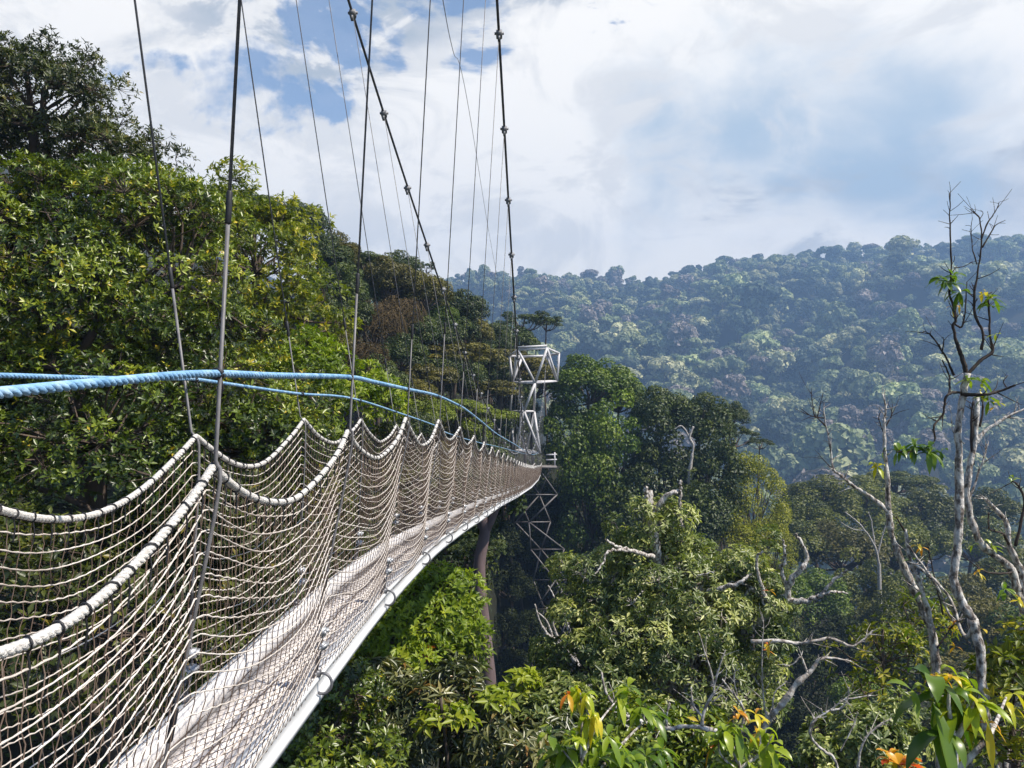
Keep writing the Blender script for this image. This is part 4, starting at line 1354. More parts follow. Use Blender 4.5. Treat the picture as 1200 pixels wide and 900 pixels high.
# ------------------------------------------------------------------ bare trees and near plants
def bare_tree(name, label, base_px, Y, lines, mats=('bark_pale',), seed=0, group=None, leaf_sets=None, base_xy=None, gap=0.0):
    """lines: (points in photo px [with optional depth offset], r0, r1, material index)"""
    r = np.random.default_rng(5000 + seed)
    b = at(base_px[0], base_px[1], Y)
    gz = float(ground_z(b[0], b[1])) - .1
    O = np.array([b[0], b[1], gz])
    root = thing(name, label, 'tree', O, group)
    wood = [MB()]
    wood[0].tubes(spline([np.zeros(3), lerp(np.zeros(3), b - O, .5) + r.normal(0, .08, 3) * np.array([1, 1, 0]), b - O], 14), np.linspace(lines[0][1] * 1.5, lines[0][1], 14), 8)
    dep = 0
    for ln in lines:
        pts, r0, r1 = ln[:3]
        mi = ln[3] if len(ln) > 3 else 0
        if mi:
            wood.append(MB())
            mi = len(wood) - 1
        P = [at(p[0], p[1], Y + (p[2] if len(p) > 2 else 0)) - O for p in pts]
        n = max(10, len(P) * 7)
        S = spline(P, n)
        L = np.linalg.norm(np.diff(S, axis=0), axis=1).sum()
        # knobbly, slightly crooked
        wv = r.normal(0, 1, S.shape)
        wv = np.apply_along_axis(lambda q: np.convolve(q, [.25, .5, .25], 'same'), 0, wv)
        env = np.minimum(np.arange(n), 4) / 4
        S = S + wv * min(.022 * L / len(P), .6 * r0 + .004) * env[:, None]
        rad = np.linspace(r0 * .74, r1 * .72, n) * (1 + .16 * np.convolve(r.normal(0, 1, n), [.3, .4, .3], 'same'))
        wood[mi].tubes(S, np.maximum(rad, .002), 8, caps=True)
        # side twigs / stubs
        if r1 < .03:
            for _ in range(int(L * 15)):
                i = r.integers(n // 3, n)
                d = nrm(unit(1, r)[0] + nrm(S[min(i + 1, n - 1)] - S[i - 1]) * .8 + np.array([0, 0, .2]))
                l = r.uniform(.04, .2) * r.choice([.6, 1, 1.5])
                q = S[i] + d * l
                wood[mi].tubes(spline([S[i], S[i] + d * l * .5 + r.normal(0, .008, 3), q], 5), np.linspace(min(rad[i] * .6, .008), .002, 5), 4)
    for k, w_ in enumerate(wood):
        w_.build('trunk' if k == 0 else 'branch', M[mats[min(k, 1)]], root, smooth=True)
    for spec in (leaf_sets or []):
        for (px, py, dd, n, L, tl, th, cone, up) in spec['at']:
            fb = MB()
            c = at(px, py, Y + dd) - O
            tp = c + r.normal(0, L * .22, (n, 3))
            big_leaves(fb, tp, np.array([[0, 0, up]]) + r.normal(0, .35, (n, 3)), spec.get('k', 4), L, L * spec.get('w', .3), r, tl, th, cone)
            fb.build(spec.get('name', 'leaf_cluster'), LM[spec['mat']], root, smooth=True)
    return root


def big_leaves(mb, tips, dirs, k, L, W, r, tl, th, cone=1.1, droop=.5):
    """long arching leaves with a keel: 6 cross-sections of 3 points"""
    dirs = nrm(dirs)
    for t, d in zip(tips, dirs):
        a0 = r.uniform(0, 6.28)
        A = nrm(np.cross(d, unit(1, r)[0]))
        Bv = np.cross(d, A)
        for j in range(k):
            a = a0 + j * 2.4 + r.normal(0, .25)
            c = cone + r.normal(0, .22)
            D0 = math.cos(c) * d + math.sin(c) * (math.cos(a) * A + math.sin(a) * Bv)
            l = L * r.uniform(.7, 1.2)
            s = np.linspace(0, 1, 7)
            dr = droop * r.uniform(.5, 1.4)
            path = t + l * (s[:, None] * D0 + (s ** 2)[:, None] * np.array([0, 0, -dr]))
            path[:, :] = t + (path - t) / (1 + .35 * dr * s[:, None] ** 2)
            S = nrm(np.cross(D0, np.array([0.01, 0, 1.]) + .35 * unit(1, r)[0]))
            Tn = nrm(np.gradient(path, axis=0))
            Nn = np.cross(np.broadcast_to(S, Tn.shape), Tn)
            wd = .5 * W * l / L * np.array([.06, .55, .92, 1, .85, .5, .02])
            V = np.stack([path - wd[:, None] * S + .28 * wd[:, None] * Nn, path, path + wd[:, None] * S + .28 * wd[:, None] * Nn], 1)
            idx = np.arange(21).reshape(7, 3)
            Q = np.stack([idx[:-1, :-1], idx[:-1, 1:], idx[1:, 1:], idx[1:, :-1]], -1).reshape(-1, 4)
            mb.add(V.reshape(-1, 3), Q, tint=r.uniform(tl, th))


# the forked tall snag
Y = 8.0
bare_tree('bare_tree', 'tallest half-dead grey tree, forked, twigs reaching above the far ridge', (1168, 930), Y, [
    ([(1168, 930), (1161, 880), (1153, 820), (1148, 765), (1140, 725)], .075, .062),
    ([(1140, 725), (1128, 707), (1118, 680), (1122, 640), (1124, 600), (1124, 550), (1123, 500), (1128, 467), (1133, 437)], .062, .042),
    ([(1142, 730), (1130, 745, .1), (1112, 700, .2), (1085, 668, .3), (1066, 640, .3)], .03, .012),
    ([(1133, 440), (1128, 420), (1123, 407), (1117, 384), (1120, 372), (1113, 343), (1115, 313), (1113, 267), (1113, 227)], .030, .006, 1),
    ([(1119, 380), (1127, 383), (1131, 365), (1133, 330)], .014, .007, 1),
    ([(1118, 314), (1130, 312), (1140, 306)], .008, .003, 1),
    ([(1133, 440), (1148, 424), (1163, 411), (1160, 393), (1159, 367), (1158, 345)], .026, .010, 1),
    ([(1150, 410), (1152, 390), (1143, 370), (1142, 343), (1147, 313), (1150, 280), (1148, 257), (1140, 247)], .022, .006, 1),
    ([(1150, 280), (1157, 262), (1163, 253), (1168, 245), (1171, 237)], .012, .004, 1),
    ([(1151, 290), (1160, 275), (1167, 264), (1178, 258)], .011, .004, 1),
    ([(1145, 310), (1140, 292), (1138, 267), (1140, 255)], .009, .003, 1),
    ([(1148, 257), (1152, 250), (1149, 246)], .006, .003, 1),
    ([(1158, 345), (1163, 342)], .012, .006, 1),
    ([(1127, 462), (1140, 463, -.1), (1157, 462, -.2), (1172, 458, -.2), (1190, 451, -.3)], .028, .010, 1),
    ([(1180, 455, -.2), (1176, 447, -.2), (1181, 440, -.2)], .010, .004, 1),
    ([(1127, 460), (1113, 461, -.1), (1107, 470, -.1), (1105, 486, -.1), (1094, 500, -.15), (1095, 516, -.15), (1080, 527, -.2), (1050, 530, -.25)], .018, .008, 1),
    ([(1118, 440, .1), (1109, 420, .1), (1100, 405, .1), (1090, 392, .1), (1082, 388, .1)], .016, .006, 1),
    ([(1113, 462), (1112, 440, .1), (1104, 422, .1)], .016, .008, 1),
    ([(1104, 415, .1), (1106, 400, .1), (1105, 395, .1)], .012, .005, 1),
    ([(1130, 520, 0), (1117, 505, 0), (1115, 485, 0), (1112, 475, 0)], .010, .004),
], ('bark_pale', 'bark_dark'), 1, None, [
    {'mat': 'broad', 'name': 'leaf_cluster', 'k': 4, 'w': .28, 'at': [(1112, 328, 0, 5, .16, 0, .5, 1.3, .6), (1124, 338, 0, 3, .15, 0, .5, 1.6, .3), (1104, 326, 0, 2, .13, .2, .6, 1.5, .4), (1160, 352, 0, 4, .14, .1, .6, 1.5, .3), (1143, 448, -.1, 4, .14, .2, .8, 1.2, .5), (1150, 470, -.1, 3, .14, .2, .8, 1.8, -.2), (1073, 520, -.2, 5, .17, 0, .6, 1.7, -.1), (1093, 522, -.2, 5, .18, 0, .6, 1.7, -.1), (1055, 525, -.2, 3, .15, .1, .7, 1.6, 0)]},
    {'mat': 'young', 'name': 'young_leaves', 'k': 3, 'w': .3, 'at': [(1154, 345, 0, 3, .11, .3, .8, 1.2, .6), (1123, 358, 0, 2, .10, .6, 1, 1.4, .3), (1166, 395, 0, 1, .10, .2, .5, 1.3, .6), (1166, 472, -.2, 2, .09, .5, .9, 1.4, .4), (1148, 455, -.1, 2, .1, .3, .8, 1.2, .5)]}])

bare_tree('bare_tree', 'pale forked trunk next to the tallest snag, its bent limb pointing down the valley', (1175, 900), 8.6, [
    ([(1175, 920), (1180, 860), (1192, 780), (1200, 720), (1192, 690)], .06, .06),
    ([(1192, 692), (1185, 667), (1163, 649), (1147, 633), (1136, 602), (1133, 567), (1143, 512), (1145, 465)], .062, .036),
    ([(1143, 520), (1155, 505), (1170, 495), (1185, 486), (1210, 475)], .030, .014),
    ([(1134, 590), (1150, 545), (1158, 520)], .016, .008),
    ([(1140, 545), (1138, 490), (1140, 470)], .022, .012, 1),
    ([(1148, 500), (1152, 480), (1150, 465)], .018, .010, 1),
    ([(1200, 720), (1196, 670), (1183, 640), (1178, 610), (1160, 590), (1154, 585)], .055, .02),
    ([(1183, 640), (1175, 625, -.1), (1160, 620, -.1), (1158, 600, -.1)], .02, .008, 1),
    ([(1196, 670), (1170, 672, -.1), (1150, 668, -.2), (1130, 652, -.2)], .018, .006, 1),
    ([(1190, 640), (1200, 590), (1195, 572), (1186, 563)], .022, .012, 1),
], ('bark_pale', 'bark_dark'), 2, None, [
    {'mat': 'broad', 'name': 'leaf_cluster', 'k': 3, 'w': .28, 'at': [(1186, 562, 0, 2, .1, .4, .9, 1.0, .8), (1180, 690, -.2, 3, .16, .2, .7, 1.6, .1), (1140, 640, -.1, 1, .1, .6, 1, 1.2, .5), (1166, 640, -.1, 2, .12, .5, 1, 1.2, .5)]},
    {'mat': 'young', 'name': 'young_leaves', 'k': 3, 'w': .3, 'at': [(1145, 668, -.2, 2, .09, .6, .9, 1.4, .3), (1195, 700, -.1, 2, .1, .5, .8, 1.5, .3), (1150, 733, -.2, 1, .13, .7, .9, 1.2, .3)]}])

bare_tree('bare_tree', 'slender white-stemmed bare tree with antler-like twig top, one yellow leaf tuft', (1104, 840), 9.0, [
    ([(1104, 860), (1098, 797), (1093, 747), (1080, 710), (1067, 682), (1053, 650), (1044, 622), (1041, 597)], .068, .050),
    ([(1041, 597), (1040, 563), (1037, 533), (1036, 500), (1038, 478), (1034, 462)], .042, .008),
    ([(1098, 797, -.2), (1098, 767, -.2), (1090, 727, -.2), (1077, 683, -.2), (1067, 657, -.2), (1060, 620, -.2)], .045, .026),
    ([(1041, 600), (1030, 590), (1017, 580), (1005, 573), (997, 567), (984, 556), (976, 548), (973, 523), (967, 495), (965, 478)], .036, .010),
    ([(968, 500), (958, 490), (948, 486), (938, 478)], .014, .005, 1),
    ([(966, 490), (955, 487), (952, 470), (951, 455)], .012, .004, 1),
    ([(958, 488), (962, 470), (965, 460)], .010, .004, 1),
    ([(976, 550), (966, 540), (958, 530)], .010, .004, 1),
    ([(1038, 500), (1045, 485), (1041, 472)], .012, .004, 1),
    ([(1036, 510), (1030, 490), (1034, 480)], .010, .004, 1),
    ([(1060, 622, -.2), (1054, 612, -.2), (1050, 605, -.2)], .016, .006, 1),
    ([(1067, 657, -.2), (1085, 672, -.3), (1100, 690, -.3), (1112, 720, -.3), (1122, 733, -.3)], .022, .014),
    ([(1105, 720, -.3), (1098, 690, -.3), (1090, 655, -.3), (1088, 635, -.3)], .014, .006, 1),
    ([(1098, 760, -.3), (1115, 735, -.3), (1124, 728, -.3)], .014, .008, 1),
], ('bark_pale', 'bark_dark'), 3, None, [
    {'mat': 'young', 'name': 'young_leaves', 'k': 4, 'w': .32, 'at': [(1025, 546, 0, 3, .13, .35, .75, 1.3, .3), (1078, 640, -.2, 2, .1, .6, .95, 1.4, .3), (1117, 735, -.3, 2, .11, .6, .95, 1.4, .3), (1113, 760, -.3, 1, .1, .6, .9, 1.4, .3)]},
    {'mat': 'broad', 'name': 'leaf_cluster', 'k': 3, 'w': .3, 'at': [(1063, 745, -.2, 3, .17, .6, 1, 1.4, .3), (1092, 700, -.3, 2, .17, .2, .8, 1.6, .1), (1075, 656, -.2, 1, .15, .5, .8, 1.3, .4), (1036, 530, 0, 2, .1, .1, .5, 1.3, .3)]}])

bare_tree('bare_tree', 'crooked bleached branch tree below the pale-leaved crown, limbs curling out to dark valley', (880, 915), 9.5, [
    ([(880, 920), (890, 870), (900, 845), (910, 832), (923, 817), (935, 800), (947, 790)], .050, .048),
    ([(947, 790), (955, 780), (960, 773), (975, 771), (997, 775)], .038, .012),
    ([(947, 791), (943, 780), (938, 770), (930, 778), (921, 781)], .022, .008),
    ([(900, 850), (897, 833), (893, 800), (893, 770), (895, 727)], .022, .006),
    ([(905, 835), (908, 812), (918, 802), (922, 798)], .014, .006),
    ([(893, 838), (884, 820), (878, 830)], .014, .006, 1),
    ([(880, 752, .6), (912, 751, .5), (935, 754, .5), (950, 752, .4), (973, 748, .4), (997, 757, .3), (1010, 750, .3), (1023, 739, .3)], .036, .014),
], ('bark_white', 'bark_dark'), 4, None, [
    {'mat': 'young', 'name': 'young_leaves', 'k': 3, 'w': .3, 'at': [(898, 758, 0, 2, .12, .7, 1, 1.2, .5), (898, 693, 0, 1, .1, .7, 1, 1.2, .5), (900, 860, -.2, 2, .12, .6, .9, 1.2, .3)]}])

bare_tree('bare_tree', 'long bleached dead branch arching up through the pale tree, tip curled at its free end', (872, 905), 8.6, [
    ([(872, 910), (860, 880), (845, 860), (830, 854)], .035, .036),
    ([(832, 855), (810, 851), (783, 854), (757, 847), (733, 838), (718, 824), (709, 808), (705, 788)], .036, .016),
    ([(823, 850), (824, 838), (830, 822), (837, 810), (834, 790), (828, 770), (819, 742)], .028, .008),
    ([(836, 805), (842, 785), (850, 762)], .020, .008),
    ([(823, 840), (812, 826), (810, 805)], .018, .012),
    ([(782, 853), (781, 840), (785, 824)], .017, .012),
    ([(862, 880), (872, 840), (868, 825), (857, 810), (846, 796)], .024, .012),
    ([(864, 815), (860, 795), (863, 780)], .010, .005),
    ([(836, 822), (845, 815), (850, 818)], .012, .006),
], ('bark_white',), 5)

bare_tree('bare_tree', 'small bleached snag curling beside the red shoot, knobbly tips', (985, 915), 8.0, [
    ([(985, 920), (978, 890), (965, 880), (952, 866), (949, 855), (957, 842), (973, 832), (990, 820), (1020, 815)], .022, .008),
    ([(973, 832), (985, 830), (993, 820), (995, 805)], .016, .008),
    ([(965, 838), (962, 830)], .012, .008),
    ([(1005, 900), (1012, 870), (1030, 850), (1045, 842)], .018, .006),
    ([(985, 880), (1000, 850), (1005, 835)], .010, .005),
], ('bark_white',), 6)

bare_tree('bare_tree', 'white tangle of dead branches at the foot of the lattice tower', (690, 800), 27, [
    ([(690, 800), (672, 772), (655, 755), (640, 742)], .13, .10),
    ([(655, 757), (643, 745), (632, 727), (627, 708)], .09, .03),
    ([(668, 770), (650, 752), (642, 730), (631, 718)], .08, .03),
    ([(675, 775), (668, 740), (660, 720), (650, 700), (642, 686)], .07, .03),
    ([(672, 748), (665, 735), (673, 720), (672, 712)], .06, .025),
    ([(655, 750), (648, 730), (655, 715), (640, 712)], .06, .025),
    ([(648, 765), (638, 752), (640, 735)], .06, .03),
    ([(660, 770), (645, 770), (637, 758)], .06, .03),
    ([(672, 752), (668, 715), (658, 690)], .05, .02),
], ('bark_white',), 7)

# white limb inside the dark spur trees
bare_tree('bare_tree', 'bleached crooked limb standing out against the dark lumpy trees of the spur', (808, 560), 74, [
    ([(806, 565), (810, 540), (812, 522), (808, 512), (813, 500)], .24, .15),
    ([(811, 520), (800, 500), (790, 503)], .12, .06),
], ('bark_white',), 8)

# thin bare tree in the valley
bare_tree('bare_tree', 'thin grey bare tree in the valley wood, fan of fine twigs', (1030, 660), 96, [
    ([(1030, 665), (1027, 645), (1016, 625), (1003, 610), (990, 600)], .22, .08),
    ([(1025, 640), (1022, 615), (1018, 600)], .15, .06),
    ([(1028, 650), (1035, 625), (1040, 610)], .14, .06),
    ([(1014, 622), (1000, 620), (985, 612)], .12, .05),
], ('bark_pale',), 9)

# shrubs with big leaves close to the camera
def leafy_shoot(name, label, base_px, Y, sets, seed, stems):
    r = np.random.default_rng(7000 + seed)
    b = at(base_px[0], base_px[1], Y)
    gz = float(ground_z(b[0], b[1])) - .05
    O = np.array([b[0], b[1], gz])
    root = thing(name, label, 'plant', O)
    st = MB()
    st.tubes(spline([np.zeros(3), lerp(np.zeros(3), b - O, .5) + np.array([.1, .05, 0]), b - O], 12), np.linspace(.05, .022, 12), 7)
    for ln in stems:
        P = spline([at(p[0], p[1], Y + (p[2] if len(p) > 2 else 0)) - O for p in ln], 12)
        st.tubes(P, np.linspace(.016, .005, 12), 6)
    st.build('stem', M['bark_pale'], root, smooth=True)
    for spec in sets:
        for (px, py, dd, n, L, tl, th, cone, up) in spec['at']:
            fb = MB()
            c = at(px, py, Y + dd) - O
            tp = c + r.normal(0, L * .2, (n, 3))
            big_leaves(fb, tp, np.array([[0, 0, up]]) + r.normal(0, .3, (n, 3)), spec.get('k', 5), L, L * spec.get('w', .3), r, tl, th, cone, spec.get('droop', .6))
            fb.build(spec['name'], LM[spec['mat']], root, smooth=True)
    return root


leafy_shoot('broad_leaved_shoot', 'hanging cluster of long green leaves turning yellow and orange before the forked trunks', (1120, 915), 3.4, [
    {'mat': 'broad', 'name': 'green_leaves', 'k': 4, 'w': .27, 'droop': 1.0, 'at': [(1092, 826, 0, 2, .25, .0, .35, 1.3, .3), (1108, 828, 0, 2, .25, .0, .4, 1.4, .2), (1080, 812, .05, 1, .17, .5, .9, 1.3, .5), (1135, 812, .1, 1, .12, .2, .6, 1.4, .3)]},
    {'mat': 'young', 'name': 'young_leaves', 'k': 5, 'w': .26, 'droop': .9, 'at': [(1118, 808, 0, 2, .17, .0, .45, 1.3, .3), (1135, 815, 0, 2, .17, .15, .55, 1.4, .2), (1145, 835, 0, 2, .14, .2, .6, 1.4, .2), (1125, 830, 0, 1, .18, .0, .4, 1.5, .0), (1105, 798, 0, 2, .09, .6, .95, 1.2, .5), (1148, 842, 0, 1, .11, .7, .9, 1.4, .2), (1180, 808, .5, 2, .11, .4, .6, 1.3, .5)]}],
    1, [[(1120, 915), (1118, 870), (1112, 830), (1112, 806)], [(1118, 870), (1135, 840), (1142, 822)], [(1125, 900), (1160, 860), (1180, 815, .5)]])
leafy_shoot('red_tipped_shoot', 'small shoot with crimson and yellow tip leaves at the bottom edge near the hanging cluster', (1060, 920), 4.0, [
    {'mat': 'young', 'name': 'young_leaves', 'k': 6, 'w': .38, 'droop': .5, 'at': [(1050, 895, 0, 3, .09, .75, 1., 1.0, .8), (1068, 898, 0, 3, .09, .8, 1., 1.0, .8), (1058, 908, 0, 4, .1, .3, .6, 1.3, .5), (1085, 912, 0, 2, .1, .3, .55, 1.3, .4)]}], 2, [[(1060, 920), (1056, 905), (1052, 893)], [(1062, 920), (1068, 900)]])
leafy_shoot('broad_leaved_shoot', 'shoot with drooping yellow and orange young leaves over green whorls beside the dead branch', (682, 915), 6.2, [
    {'mat': 'young', 'name': 'young_leaves', 'k': 5, 'w': .3, 'droop': 1.1, 'at': [(675, 812, 0, 3, .16, .2, .62, 1.5, .1), (688, 815, 0, 2, .15, .2, .6, 1.5, .1), (693, 838, 0, 3, .16, .2, .7, 1.6, 0), (670, 815, 0, 1, .14, .7, 1, 1.5, 0)]},
    {'mat': 'broad', 'name': 'green_leaves', 'k': 6, 'w': .32, 'droop': .6, 'at': [(680, 865, 0, 3, .22, .5, 1, 1.3, .4), (660, 872, .1, 3, .22, .3, .9, 1.3, .4), (700, 868, .1, 3, .2, .4, .9, 1.4, .3), (725, 815, .6, 3, .2, .4, 1, 1.3, .4), (745, 830, .6, 3, .2, .3, .9, 1.4, .3), (765, 838, .7, 2, .2, .1, .5, 1.5, .2), (650, 885, .1, 3, .2, .2, .8, 1.4, .3), (722, 880, .2, 4, .2, .2, .8, 1.3, .4), (690, 895, 0, 4, .2, .3, .9, 1.3, .4), (750, 890, .3, 4, .2, .1, .7, 1.4, .3), (780, 885, .4, 3, .2, .1, .7, 1.4, .3)]}],
    3, [[(682, 915), (681, 880), (682, 840), (680, 812)], [(682, 890), (700, 850), (725, 818, .6)], [(700, 905), (740, 860, .4), (765, 838, .7)], [(682, 905), (660, 880)]])
leafy_shoot('broad_leaved_shoot', 'bright green broad-leaved shoot with a few red leaves, at the bleached branch fork', (868, 920), 6.8, [
    {'mat': 'broad', 'name': 'green_leaves', 'k': 5, 'w': .34, 'droop': .9, 'at': [(855, 858, 0, 4, .2, .5, 1, 1.5, .2), (842, 870, 0, 3, .2, .4, .9, 1.5, .2), (905, 868, 0, 3, .2, .7, 1, 1.6, .0), (912, 885, 0, 3, .2, .7, 1, 1.6, .0), (868, 870, .1, 3, .2, .3, .8, 1.4, .3), (848, 895, 0, 3, .2, .5, 1, 1.4, .3), (885, 895, 0, 3, .2, .4, .9, 1.4, .3)]},
    {'mat': 'young', 'name': 'young_leaves', 'k': 4, 'w': .3, 'droop': .6, 'at': [(868, 840, 0, 2, .14, .8, 1, 1.1, .6), (883, 842, 0, 2, .14, .6, 1, 1.1, .6), (829, 880, 0, 1, .13, .85, 1, 1.6, 0), (898, 855, 0, 1, .14, .6, .9, 1.4, .1)]}],
    4, [[(868, 920), (866, 880), (870, 845)], [(868, 900), (895, 880), (905, 862)], [(866, 905), (845, 885), (842, 868)]])

# ------------------------------------------------------------------ ground cover where the forest floor shows
r = np.random.default_rng(31)
uc = MB()
n = 30000
X = r.uniform(-45, 75, n)
Yv = r.uniform(3, 150, n)
X[:9000] = r.uniform(-26, -4, 9000)
Yv[:9000] = r.uniform(4, 40, 9000)
zz = ground_z(X, Yv)
ux, uy, ud = to_px(np.column_stack([X, Yv, zz]))
ok = (ux > -150) & (ux < 1350) & (uy < 1000)
X, Yv, zz = X[ok], Yv[ok], zz[ok]
p = np.column_stack([X, Yv, zz + r.uniform(.0, .5, len(X))])
k = 5
p = np.repeat(p, k, 0) + r.normal(0, .25, (len(p) * k, 3)) * np.array([1, 1, .6])
nv = nrm(r.normal(0, .5, p.shape) + np.array([0, 0, 1]))
dv = np.cross(nv, unit(len(p), r))
l = r.uniform(.25, .6, len(p)) * np.clip(p[:, 1] / 40, .3, 1)
leaves(uc, p, dv, nv, l, l * .5, np.clip(r.normal(.4, .25, len(p)), 0, 1))
tag(uc.build('undergrowth', LM['deep']), label='low dark leafy undergrowth covering the forest floor', cat='undergrowth', kind='stuff')
HAZE = .00055
# ------------------------------------------------------------------ sky, sun, haze
SUN_DIR = nrm(np.array([.57, -.20, .80]))
elev = math.asin(SUN_DIR[2])
azim = math.atan2(SUN_DIR[0], SUN_DIR[1])
sun_d = bpy.data.lights.new('sun', 'SUN')
sun_d.energy = 5.0
sun_d.angle = math.radians(.53)
sun_d.color = (1, .92, .79)
sun = bpy.data.objects.new('sun', sun_d)
C.objects.link(sun)
sun.rotation_euler = Vector([float(x) for x in SUN_DIR]).to_track_quat('Z', 'Y').to_euler()
sun.location = (40, -20, 80)

w = bpy.data.worlds.new('World')
scene.world = w
w.use_nodes = True
nt = w.node_tree
for n in list(nt.nodes):
    nt.nodes.remove(n)
L = nt.links.new
out = N(nt, 'ShaderNodeOutputWorld')
bg = N(nt, 'ShaderNodeBackground')
STR = .12
bg.inputs['Strength'].default_value = STR
sky = N(nt, 'ShaderNodeTexSky', sky_type='NISHITA')
sky.sun_disc = False
sky.sun_elevation = elev
sky.sun_rotation = azim
sky.air_density = 1.0
sky.dust_density = .1
sky.ozone_density = 1.2
tc = N(nt, 'ShaderNodeTexCoord')
dirv = tc.outputs['Generated']


def math_(op, a, b=None, c=None, clamp=False):
    n = N(nt, 'ShaderNodeMath', operation=op)
    n.use_clamp = clamp
    for i, x in enumerate((a, b, c)):
        if x is None:
            continue
        if isinstance(x, (int, float)):
            n.inputs[i].default_value = x
        else:
            L(x, n.inputs[i])
    return n.outputs[0]


def noise_(scale, detail, rough, dist, offs=(0, 0, 0), stretch=(1, 1, 1.6)):
    mp = N(nt, 'ShaderNodeMapping')
    mp.inputs['Location'].default_value = offs
    mp.inputs['Scale'].default_value = stretch
    L(dirv, mp.inputs[0])
    no = N(nt, 'ShaderNodeTexNoise', i_Scale=scale, i_Detail=detail, i_Roughness=rough, i_Distortion=dist)
    L(mp.outputs[0], no.inputs['Vector'])
    return no.outputs['Fac'], no.outputs['Color']


def smooth(x, a, b, lo=0., hi=1.):
    m = N(nt, 'ShaderNodeMapRange', interpolation_type='SMOOTHSTEP')
    L(x, m.inputs['Value'])
    for k, v in zip(('From Min', 'From Max', 'To Min', 'To Max'), (a, b, lo, hi)):
        m.inputs[k].default_value = v
    return m.outputs[0]


n1, n1c = noise_(3.4, 9, .56, .35, (1.3, .2, .7))
n2, n2c = noise_(2.1, 7, .55, .3, (4.1, 2.2, 0.3), (1, 1, 2.2))
n3, _ = noise_(9.0, 6, .6, .2, (.3, 7.2, 5.3))
# direction wobbled by noise, for ragged openings
sub = N(nt, 'ShaderNodeVectorMath', operation='SUBTRACT')
L(n1c, sub.inputs[0])
sub.inputs[1].default_value = (.5, .5, .5)
scl = N(nt, 'ShaderNodeVectorMath', operation='SCALE')
L(sub.outputs[0], scl.inputs[0])
scl.inputs['Scale'].default_value = .46
wob = N(nt, 'ShaderNodeVectorMath', operation='ADD')
L(dirv, wob.inputs[0])
L(scl.outputs[0], wob.inputs[1])


def spot(px, py, r0, r1):
    d = N(nt, 'ShaderNodeVectorMath', operation='DISTANCE')
    L(wob.outputs[0], d.inputs[0])
    d.inputs[1].default_value = [float(q) for q in ray(px, py)]
    return smooth(d.outputs['Value'], r0, r1, 1., 0.)


def total(spots):
    t = None
    for s in spots:
        o = spot(*s)
        t = o if t is None else math_('MAXIMUM', t, o)
    return t


blue = total([(290, 45, .01, .14), (200, 10, .0, .09), (430, 30, .0, .13), (350, 110, .0, .10), (130, 20, .0, .08), (250, 90, .0, .09), (520, 25, .0, .09), (690, -30, .0, .06)])
greyb = total([(820, 140, .02, .17), (960, 165, .02, .16), (1090, 205, .0, .15), (880, 235, .0, .10), (1010, 110, .0, .14)])
n4, _ = noise_(5.6, 10, .62, .7, (2.3, 5.1, 1.7), (1, 1, 1.8))
greyb = math_('MULTIPLY', greyb, smooth(n4, .40, .56, .0, 1.))
# unseen sky behind and overhead: cloud cleared away to cut the fill light
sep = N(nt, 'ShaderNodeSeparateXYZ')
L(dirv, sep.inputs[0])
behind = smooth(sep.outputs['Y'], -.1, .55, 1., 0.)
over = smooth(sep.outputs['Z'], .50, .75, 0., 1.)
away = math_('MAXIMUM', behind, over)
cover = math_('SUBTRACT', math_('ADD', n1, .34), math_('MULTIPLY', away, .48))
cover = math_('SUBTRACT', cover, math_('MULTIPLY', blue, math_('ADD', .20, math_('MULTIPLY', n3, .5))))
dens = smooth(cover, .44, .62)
dens = math_('MAXIMUM', dens, smooth(away, .0, .5, .10, 0.))
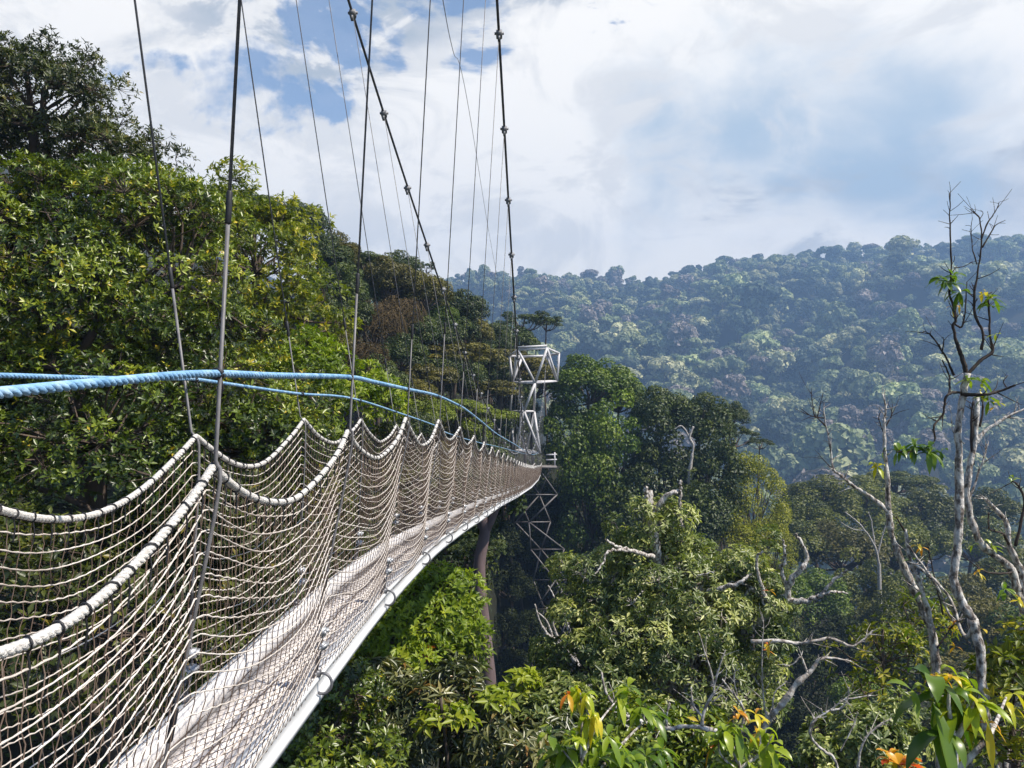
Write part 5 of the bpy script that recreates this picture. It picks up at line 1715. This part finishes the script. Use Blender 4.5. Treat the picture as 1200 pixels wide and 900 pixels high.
# cloud brightness: white tops, blue-grey bases
cb = ramp(nt, [(0.0, (.40, .46, .52)), (.3, (.60, .62, .645)), (.55, (.88, .86, .825)), (1.0, (1.05, 1.01, .945))])
shade = math_('SUBTRACT', math_('ADD', math_('MULTIPLY', smooth(n2, .40, .55), .42), math_('MULTIPLY', smooth(n4, .42, .56), .60)), math_('MULTIPLY', greyb, .62), clamp=True)
shade = math_('ADD', shade, .10, clamp=True)
L(shade, cb.inputs[0])
gb = N(nt, 'ShaderNodeMix', data_type='RGBA')
L(math_('MULTIPLY', greyb, .85), gb.inputs[0])
L(cb.outputs[0], gb.inputs[6])
gb.inputs[7].default_value = (.42, .55, .68, 1)
sc_ = N(nt, 'ShaderNodeVectorMath', operation='SCALE')
L(gb.outputs[2], sc_.inputs[0])
sc_.inputs['Scale'].default_value = .82 / STR
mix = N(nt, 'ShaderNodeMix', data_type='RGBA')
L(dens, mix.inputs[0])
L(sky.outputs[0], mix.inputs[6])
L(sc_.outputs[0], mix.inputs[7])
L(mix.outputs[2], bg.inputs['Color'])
L(bg.outputs[0], out.inputs[0])

if HAZE:
    hm, ht, ho = new_mat('valley_haze')
    pv = N(ht, 'ShaderNodeVolumePrincipled')
    pv.inputs['Color'].default_value = (.34, .56, .95, 1)
    pv.inputs['Density'].default_value = HAZE
    pv.inputs['Anisotropy'].default_value = .1
    ht.links.new(pv.outputs[0], ho.inputs['Volume'])
    hb = MB()
    zlo, zhi = float(GZ.min()) - 1, float(GZ.max()) + 32.
    hb.box(((GX.min() + GX.max()) / 2, (GY.min() + GY.max()) / 2, (zlo + zhi) / 2), (GX.max() - GX.min() + 6, GY.max() - GY.min() + 6, zhi - zlo))
    tag(hb.build('haze', hm), kind='stuff')

scene.render.engine = 'CYCLES'
scene.cycles.max_bounces = 5
scene.cycles.diffuse_bounces = 2
scene.cycles.glossy_bounces = 2
scene.cycles.transmission_bounces = 2
scene.cycles.volume_bounces = 0
scene.cycles.transparent_max_bounces = 8
scene.cycles.caustics_reflective = False
scene.cycles.caustics_refractive = False
scene.cycles.use_adaptive_sampling = True
scene.cycles.adaptive_threshold = .02
scene.cycles.use_denoising = True
scene.cycles.denoiser = 'OPENIMAGEDENOISE'
scene.view_settings.view_transform = 'Standard'
scene.view_settings.look = 'None'
scene.view_settings.exposure = 0.53
scene.view_settings.gamma = 1.0
scene.view_settings.use_curve_mapping = False
scene.render.film_transparent = False
